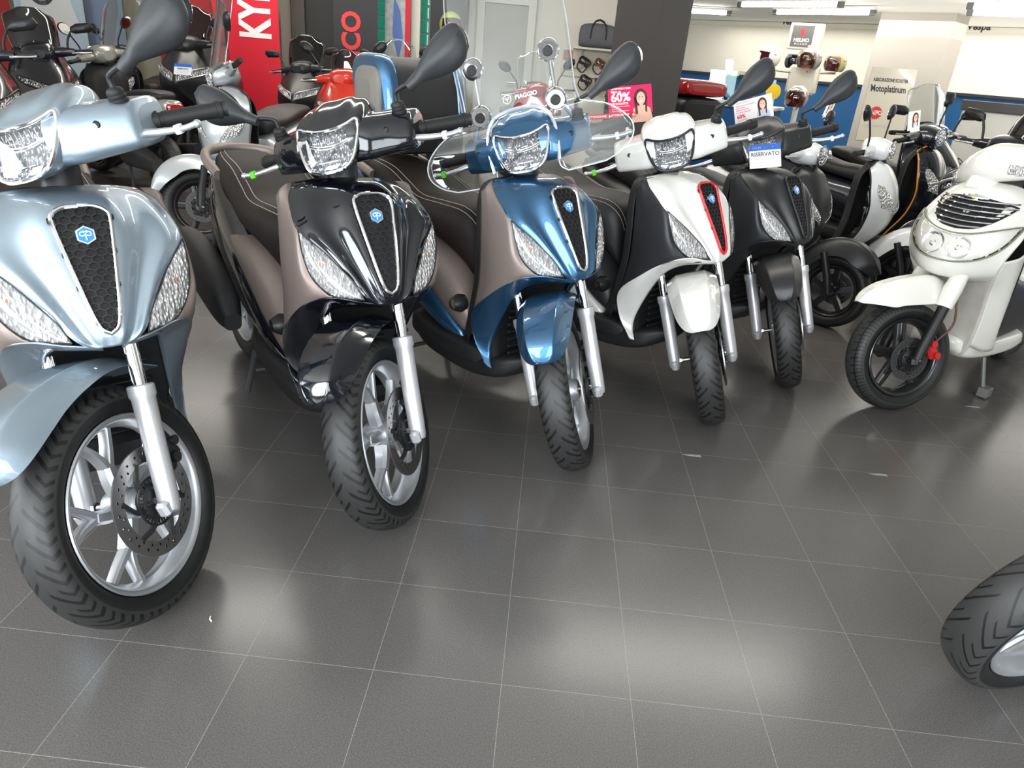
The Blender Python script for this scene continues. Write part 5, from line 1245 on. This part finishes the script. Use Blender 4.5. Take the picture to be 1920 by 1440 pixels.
fluor((1812, 14), (2010, 20), 2.12, 'upper fluorescent lamp right of the beige pillar')
fluor((1812, 26), (2010, 33), 2.12, 'lower fluorescent lamp right of the beige pillar')
def PW(px, py, off=.1):
    """where the ray through the pixel meets the diagonal far wall"""
    a = CAMM.translation; d = (CAMM @ Vector(((px-960)/FPX, -(py-720)/FPX, -1)))-a
    n = Vector((D45, D45, 0)); k = ((Vector((1.7, 13.4, 0))-n*off-a).dot(n))/d.dot(n); return a+d*k
for px, py, lb in ((1482, 33, 'Vespa script on the cream trim, left of the beige pillar'), (1836, 42, 'Vespa script on the cream trim, right of the beige pillar')):
    tag(part('wall_lettering', textmb('Vespa', .115, frame((D45, -D45, 0), (0, 0, 1)), PW(px, py+8, .10), bold=.004), INK, smooth=False), lb, 'lettering')

# ------------------------------------------------------------------ left background: banners, glass blocks, door
def banner(label, x0, x1, d, m, ytop=-60, ybot=330, name='advertising_banner', tilt=0):
    a, b = P(x0, 60, d), P(x1, 60+(x1-x0)*.09, d); X = Vector((b.x-a.x, b.y-a.y, 0)); n = X.normalized().cross(Vector((0, 0, 1)))
    t = thing(name, (a.x, a.y, 0), (0, 0, math.atan2(X.y, X.x)), label, 'banner'); W_ = X.length
    part('sheet', MB().box((W_/2, 0, 1.24), (W_, .008, 2.3)), m, t, smooth=False); part('foot', MB().box((W_/2, 0, .035), (W_+.02, .16, .07), b=.01), ALU, t); part('top_bar', MB().box((W_/2, 0, 2.40), (W_, .02, .03)), ALU, t)
    return t, W_, n
RB_ = mat('red_banner_cloth', (.62, .012, .03), .65); DRB = mat('dark_red_banner', (.30, .018, .016), .6); KB = mat('black_banner_cloth', (.022, .020, .022), .6); LTR = mat('red_letter', (.62, .03, .03), .5)
def vtext(t, s, x, z, h, mm, sx=1.0):
    F = frame((0, 0, 1), (-1, 0, 0)); part('lettering', textmb(s, h, F, (x, -.008, z), ext=.001, align='LEFT', bold=h*.035, sx=sx), mm, t, smooth=False)
t, W_, n = banner('red banner with white KYMCO lettering running upwards', 403, 524, 8.2, RB_); vtext(t, 'KYMCO', W_*.66, 1.30, .50, TEETH, .62)
t, W_, n = banner('black banner with red KYMCO lettering running upwards', 626, 708, 8.2, KB); vtext(t, 'KYMCO', W_*.42, .72, .30, LTR, .90)
t, W_, n = banner('dark red banner between the beige pillar and the red KYMCO banner', 297, 401, 8.3, DRB)
t, W_, n = banner('red and dark banner at the far left', -60, 28, 8.1, DRB)
t, W_, n = banner('pale blue grey poster banner with a red ring, behind the black maxi scooters', 36, 165, 8.1, mat('pale_blue_sheet', (.36, .44, .50), .6))
m = MB(); cx = W_*.42
part('ring_print', MB().lathe([(.105, 0), (.155, 0), (.155, -.002), (.105, -.002)], 32, c=(cx, -.006, 1.60), closed=True), INK, t); part('disc_print', MB().lathe([(.001, 0), (.10, 0), (.10, -.003), (.001, -.003)], 32, c=(cx, -.006, 1.60), closed=True), LTR, t)
part('panel_print', MB().prism([(W_*.15, -.007, 1.75), (W_*.75, -.007, 1.75), (W_*.92, -.007, 1.25), (W_*.08, -.007, 1.25)], (0, -.001, 0)), mat('pale_grey_print', (.55, .56, .55), .5), t)
t, W_, n = banner('blue grey poster banner left of the beige pillar', 166, 236, 8.3, mat('slate_sheet', (.17, .22, .30), .6))
def column(name, x0, x1, d, m, dep=.25):
    a, b = P(x0, 60, d), P(x1, 60+(x1-x0)*.09, d); X = Vector((b.x-a.x, b.y-a.y, 0)); n = Vector((-X.y, X.x, 0)).normalized()
    return struct(name, MB().prism([(a.x, a.y, 0), (b.x, b.y, 0), (b.x+n.x*dep, b.y+n.y*dep, 0), (a.x+n.x*dep, a.y+n.y*dep, 0)], (0, 0, 3.15)), m, smooth=False)
column('pillar_beige_left', 238, 300, 8.7, mat('beige_plaster', (.42, .38, .28), .6))
column('pillar_grey', 527, 546, 8.7, mat('pale_grey_plaster', (.40, .37, .31), .6))
column('pillar_dark_left', 547, 572, 8.6, mat('dark_brown_plaster', (.075, .065, .055), .6)); column('pillar_black', 572, 628, 8.65, mat('black_brown_plaster', (.030, .027, .024), .6))
column('pillar_white', 771, 787, 8.72, mat('white_plaster', (.66, .62, .54), .6), .08); column('pillar_black_right', 806, 874, 8.7, mat('black_plaster', (.014, .012, .011), .5))
GB = mat('green_glass_block', (.03, .30, .20), .15, coat=1, noise=.4, nscale=25, emit=(.05, .40, .27), estr=.22)  # weak glow put into the blocks themselves; nothing shines from behind
MORT = mat('block_mortar', (.55, .68, .60), .7)
def blocks(x0, x1, y1, d, label):
    a, b = P(x0, 40, d), P(x1, 40+(x1-x0)*.07, d); X = Vector((b.x-a.x, b.y-a.y, 0)); W_ = X.length
    t = thing('glass_block_panel', (a.x, a.y, 0), (0, 0, math.atan2(X.y, X.x)), label, 'window')
    part('mortar_panel', MB().box((W_/2, .05, 1.7), (W_, .08, 2.6)), MORT, t, smooth=False); n_ = max(1, round(W_/.145)); s_ = W_/n_
    for i in range(n_):
        for k in range(9): part('glass_block', MB().box(((i+.5)*s_, 0, 1.0+.155*k), (s_-.014, .06, .14), b=.008), GB, t, key='gb%d' % round(W_*1000)+'_%d_%d' % (i, k))
blocks(704, 724, 70, 9.0, 'green glass block strip beside the black banner'); blocks(787, 806, 90, 9.0, 'green glass block strip between the white column and the black pillar')
t, W_, n = banner('grey and blue off-road poster with a red right edge', 722, 769, 8.6, mat('poster_grey', (.36, .38, .37), .5, noise=.6, nscale=14))
part('red_edge', MB().box((W_*.90, -.008, 1.24), (W_*.2, .006, 2.3)), RB_, t, smooth=False); part('rider_print', MB().prism([(W_*.35, -.007, 1.9), (W_*.6, -.007, 1.75), (W_*.72, -.007, 1.45), (W_*.55, -.007, 1.2), (W_*.3, -.007, 1.5)], (0, -.002, 0)), mat('blue_print_patch', (.08, .14, .38), .5), t, smooth=False)
# door in the back wall
q0, q1 = Py(908, 60, YB-.02), Py(988, 66, YB-.02); w_ = q1.x-q0.x; zt = Py(950, 8, YB).z
DM = mat('grey_door_paint', (.33, .31, .27), .45); FM = mat('door_frame_paint', (.60, .57, .50), .5)
dr = struct('door_1', MB().box(((q0.x+q1.x)/2, YB-.03, zt/2), (w_, .05, zt), b=.004), DM)
part('door_frame', MB().box((q0.x-.05, YB-.04, zt/2+.05), (.10, .09, zt+.1)).box((q1.x+.05, YB-.04, zt/2+.05), (.10, .09, zt+.1)).box(((q0.x+q1.x)/2, YB-.04, zt+.05), (w_, .09, .10)), FM, dr, smooth=False)
part('door_handle', MB().tube([(q1.x-.10, YB-.07, 1.05), (q1.x-.10, YB-.11, 1.05), (q1.x-.22, YB-.11, 1.05)], .010, 8), STEEL, dr)
# bag on a shelf, product panel
qb = Py(1119, 88, YB-.20)
tag(part('wall_shelf', MB().box((qb.x, YB-.16, qb.z-.03), (.60, .30, .025), b=.003).box((qb.x-.2, YB-.05, qb.z-.09), (.02, .08, .12)).box((qb.x+.2, YB-.05, qb.z-.09), (.02, .08, .12)), SB), 'thin shelf under the grey duffel bag', 'shelf')
bg_ = thing('duffel_bag', (qb.x, YB-.17, qb.z-.015), (0, 0, 0), 'grey duffel bag with black straps on the thin shelf', 'bag')
def yloft(secs, n=26, e=3.0):
    m = MB(); R = []
    for y, z0, z1, hw in secs: r = ring_x(0, z0, z1, hw, e=e, n=n); R.append([(y, p[1], p[2]) for p in r])
    m.rings(crs(np.array(R), 20)); return m
part('body', yloft([(-.245, .05, .16, .06), (-.225, .01, .25, .11), (-.10, 0, .285, .125), (.10, 0, .285, .125), (.225, .01, .25, .11), (.245, .05, .16, .06)]), mat('grey_canvas', (.11, .11, .12), .8, noise=.15, nscale=40), bg_)
for x_ in (-.10, .10): part('strap', MB().tube([(x_, -.125, .10), (x_*.9, -.125, .24), (x_*.5, -.07, .31)], .010, 6, sub=10), BLK, bg_)
part('handle', MB().tube([(-.06, -.06, .30), (0, -.06, .325), (.06, -.06, .30)], .012, 8, sub=10), BLK, bg_)
def wallbox(name, label, cat, x0, y0_, x1, y1_, m, off=.03, t=.03):
    a, b = Py(x0, y0_, YB-off), Py(x1, y1_, YB-off); return tag(part(name, MB().box(((a.x+b.x)/2, YB-off, (a.z+b.z)/2), (abs(b.x-a.x), t, abs(a.z-b.z)), b=.004), m), label, cat)
wallbox('pegboard', 'pale panel with goggles hanging on it, under the duffel bag', 'panel', 1056, 92, 1150, 150, mat('pale_panel', (.60, .56, .44), .6), .02, .02)
wallbox('product_pack', 'red and grey product pack, leftmost on the pale panel', 'pack', 1058, 93, 1074, 112, mat('pack_red_grey', (.36, .18, .17), .5), .05)
wallbox('product_pack', 'white product pack below the red and grey one', 'pack', 1056, 114, 1073, 130, CARDW, .05)
wallbox('product_pack', 'beige product pack with an orange tint, beside the dark goggles', 'pack', 1075, 92, 1090, 128, mat('pack_beige', (.62, .50, .40), .5), .05)
def goggles(px, py, m, label):
    q = Py(px, py, YB-.14); t = thing('goggles', tuple(q), (0, .5, 0), label, 'goggles'); part('frame', MB().tube([(-.06, 0, .04), (.06, 0, .04), (.075, 0, 0), (.045, 0, -.04), (0, 0, -.02), (-.045, 0, -.04), (-.075, 0, 0), (-.06, 0, .04)], .012, 8, sub=30), m, t)
    part('goggle_lens', MB().ball((0, .005, 0), (.066, .012, .034), 8), mat('goggle_glass', (.05, .04, .03), .1, coat=1), t); part('strap', MB().tube([(-.07, .02, 0), (-.05, .05, -.10), (.05, .05, -.12), (.07, .02, 0)], .009, 6, sub=16), BLK, t)
goggles(1096, 116, BLK, 'dark goggles on the pale panel, beside the beige pack'); goggles(1126, 120, mat('brown_leather', (.20, .05, .02), .5), 'brown goggles on the pale panel, near the dark pillar'); goggles(1098, 150, BLK, 'dark goggles at the lower edge of the pale panel')
wallbox('black_box', 'black box below the brown goggles', 'box', 1116, 146, 1134, 166, BLK, .10, .12)
# torn tape bits and chips on the floor
for px, py, lb in ((1297, 853, 'torn clear tape on a tile joint in front of the white scooter with red-edged grille'), (1645, 889, 'torn clear tape on the tiles in front of the used white scooter'), (1822, 762, 'scrap of tape near the stand of the used white scooter')):
    q = Pz(px, py, .001); tag(part('tape_scrap', MB().prism([(q.x-.035, q.y-.004, .0008), (q.x-.01, q.y-.008, .0008), (q.x+.035, q.y-.010, .0008), (q.x+.033, q.y+.004, .0008), (q.x, q.y+.003, .0008)], (0, 0, .0012)), mat('clear_tape', (.36, .36, .35), .25, coat=.6), smooth=False), lb, 'tape')
q = Pz(396, 1162, .001); tag(part('paper_scrap', MB().tube([(q.x-.006, q.y+.01, .002), (q.x-.003, q.y, .003), (q.x+.004, q.y-.006, .002)], .002, 5), WHITEP), 'tiny white scrap on the floor beside the ice blue scooter', 'scrap')
gh = helmet('helmet', P(845, 47, 8.25), .145, R_(-70), mat('green_yellow_shell', (.30, .36, .06), .3, coat=.6), 'green yellow helmet hanging on the black pillar beside the door', LIN, group='helmets on the wall')
part('hook', MB().tube([(-.10, 0, .02), (-.42, .06, .04)], .012, 8), STEEL, gh)
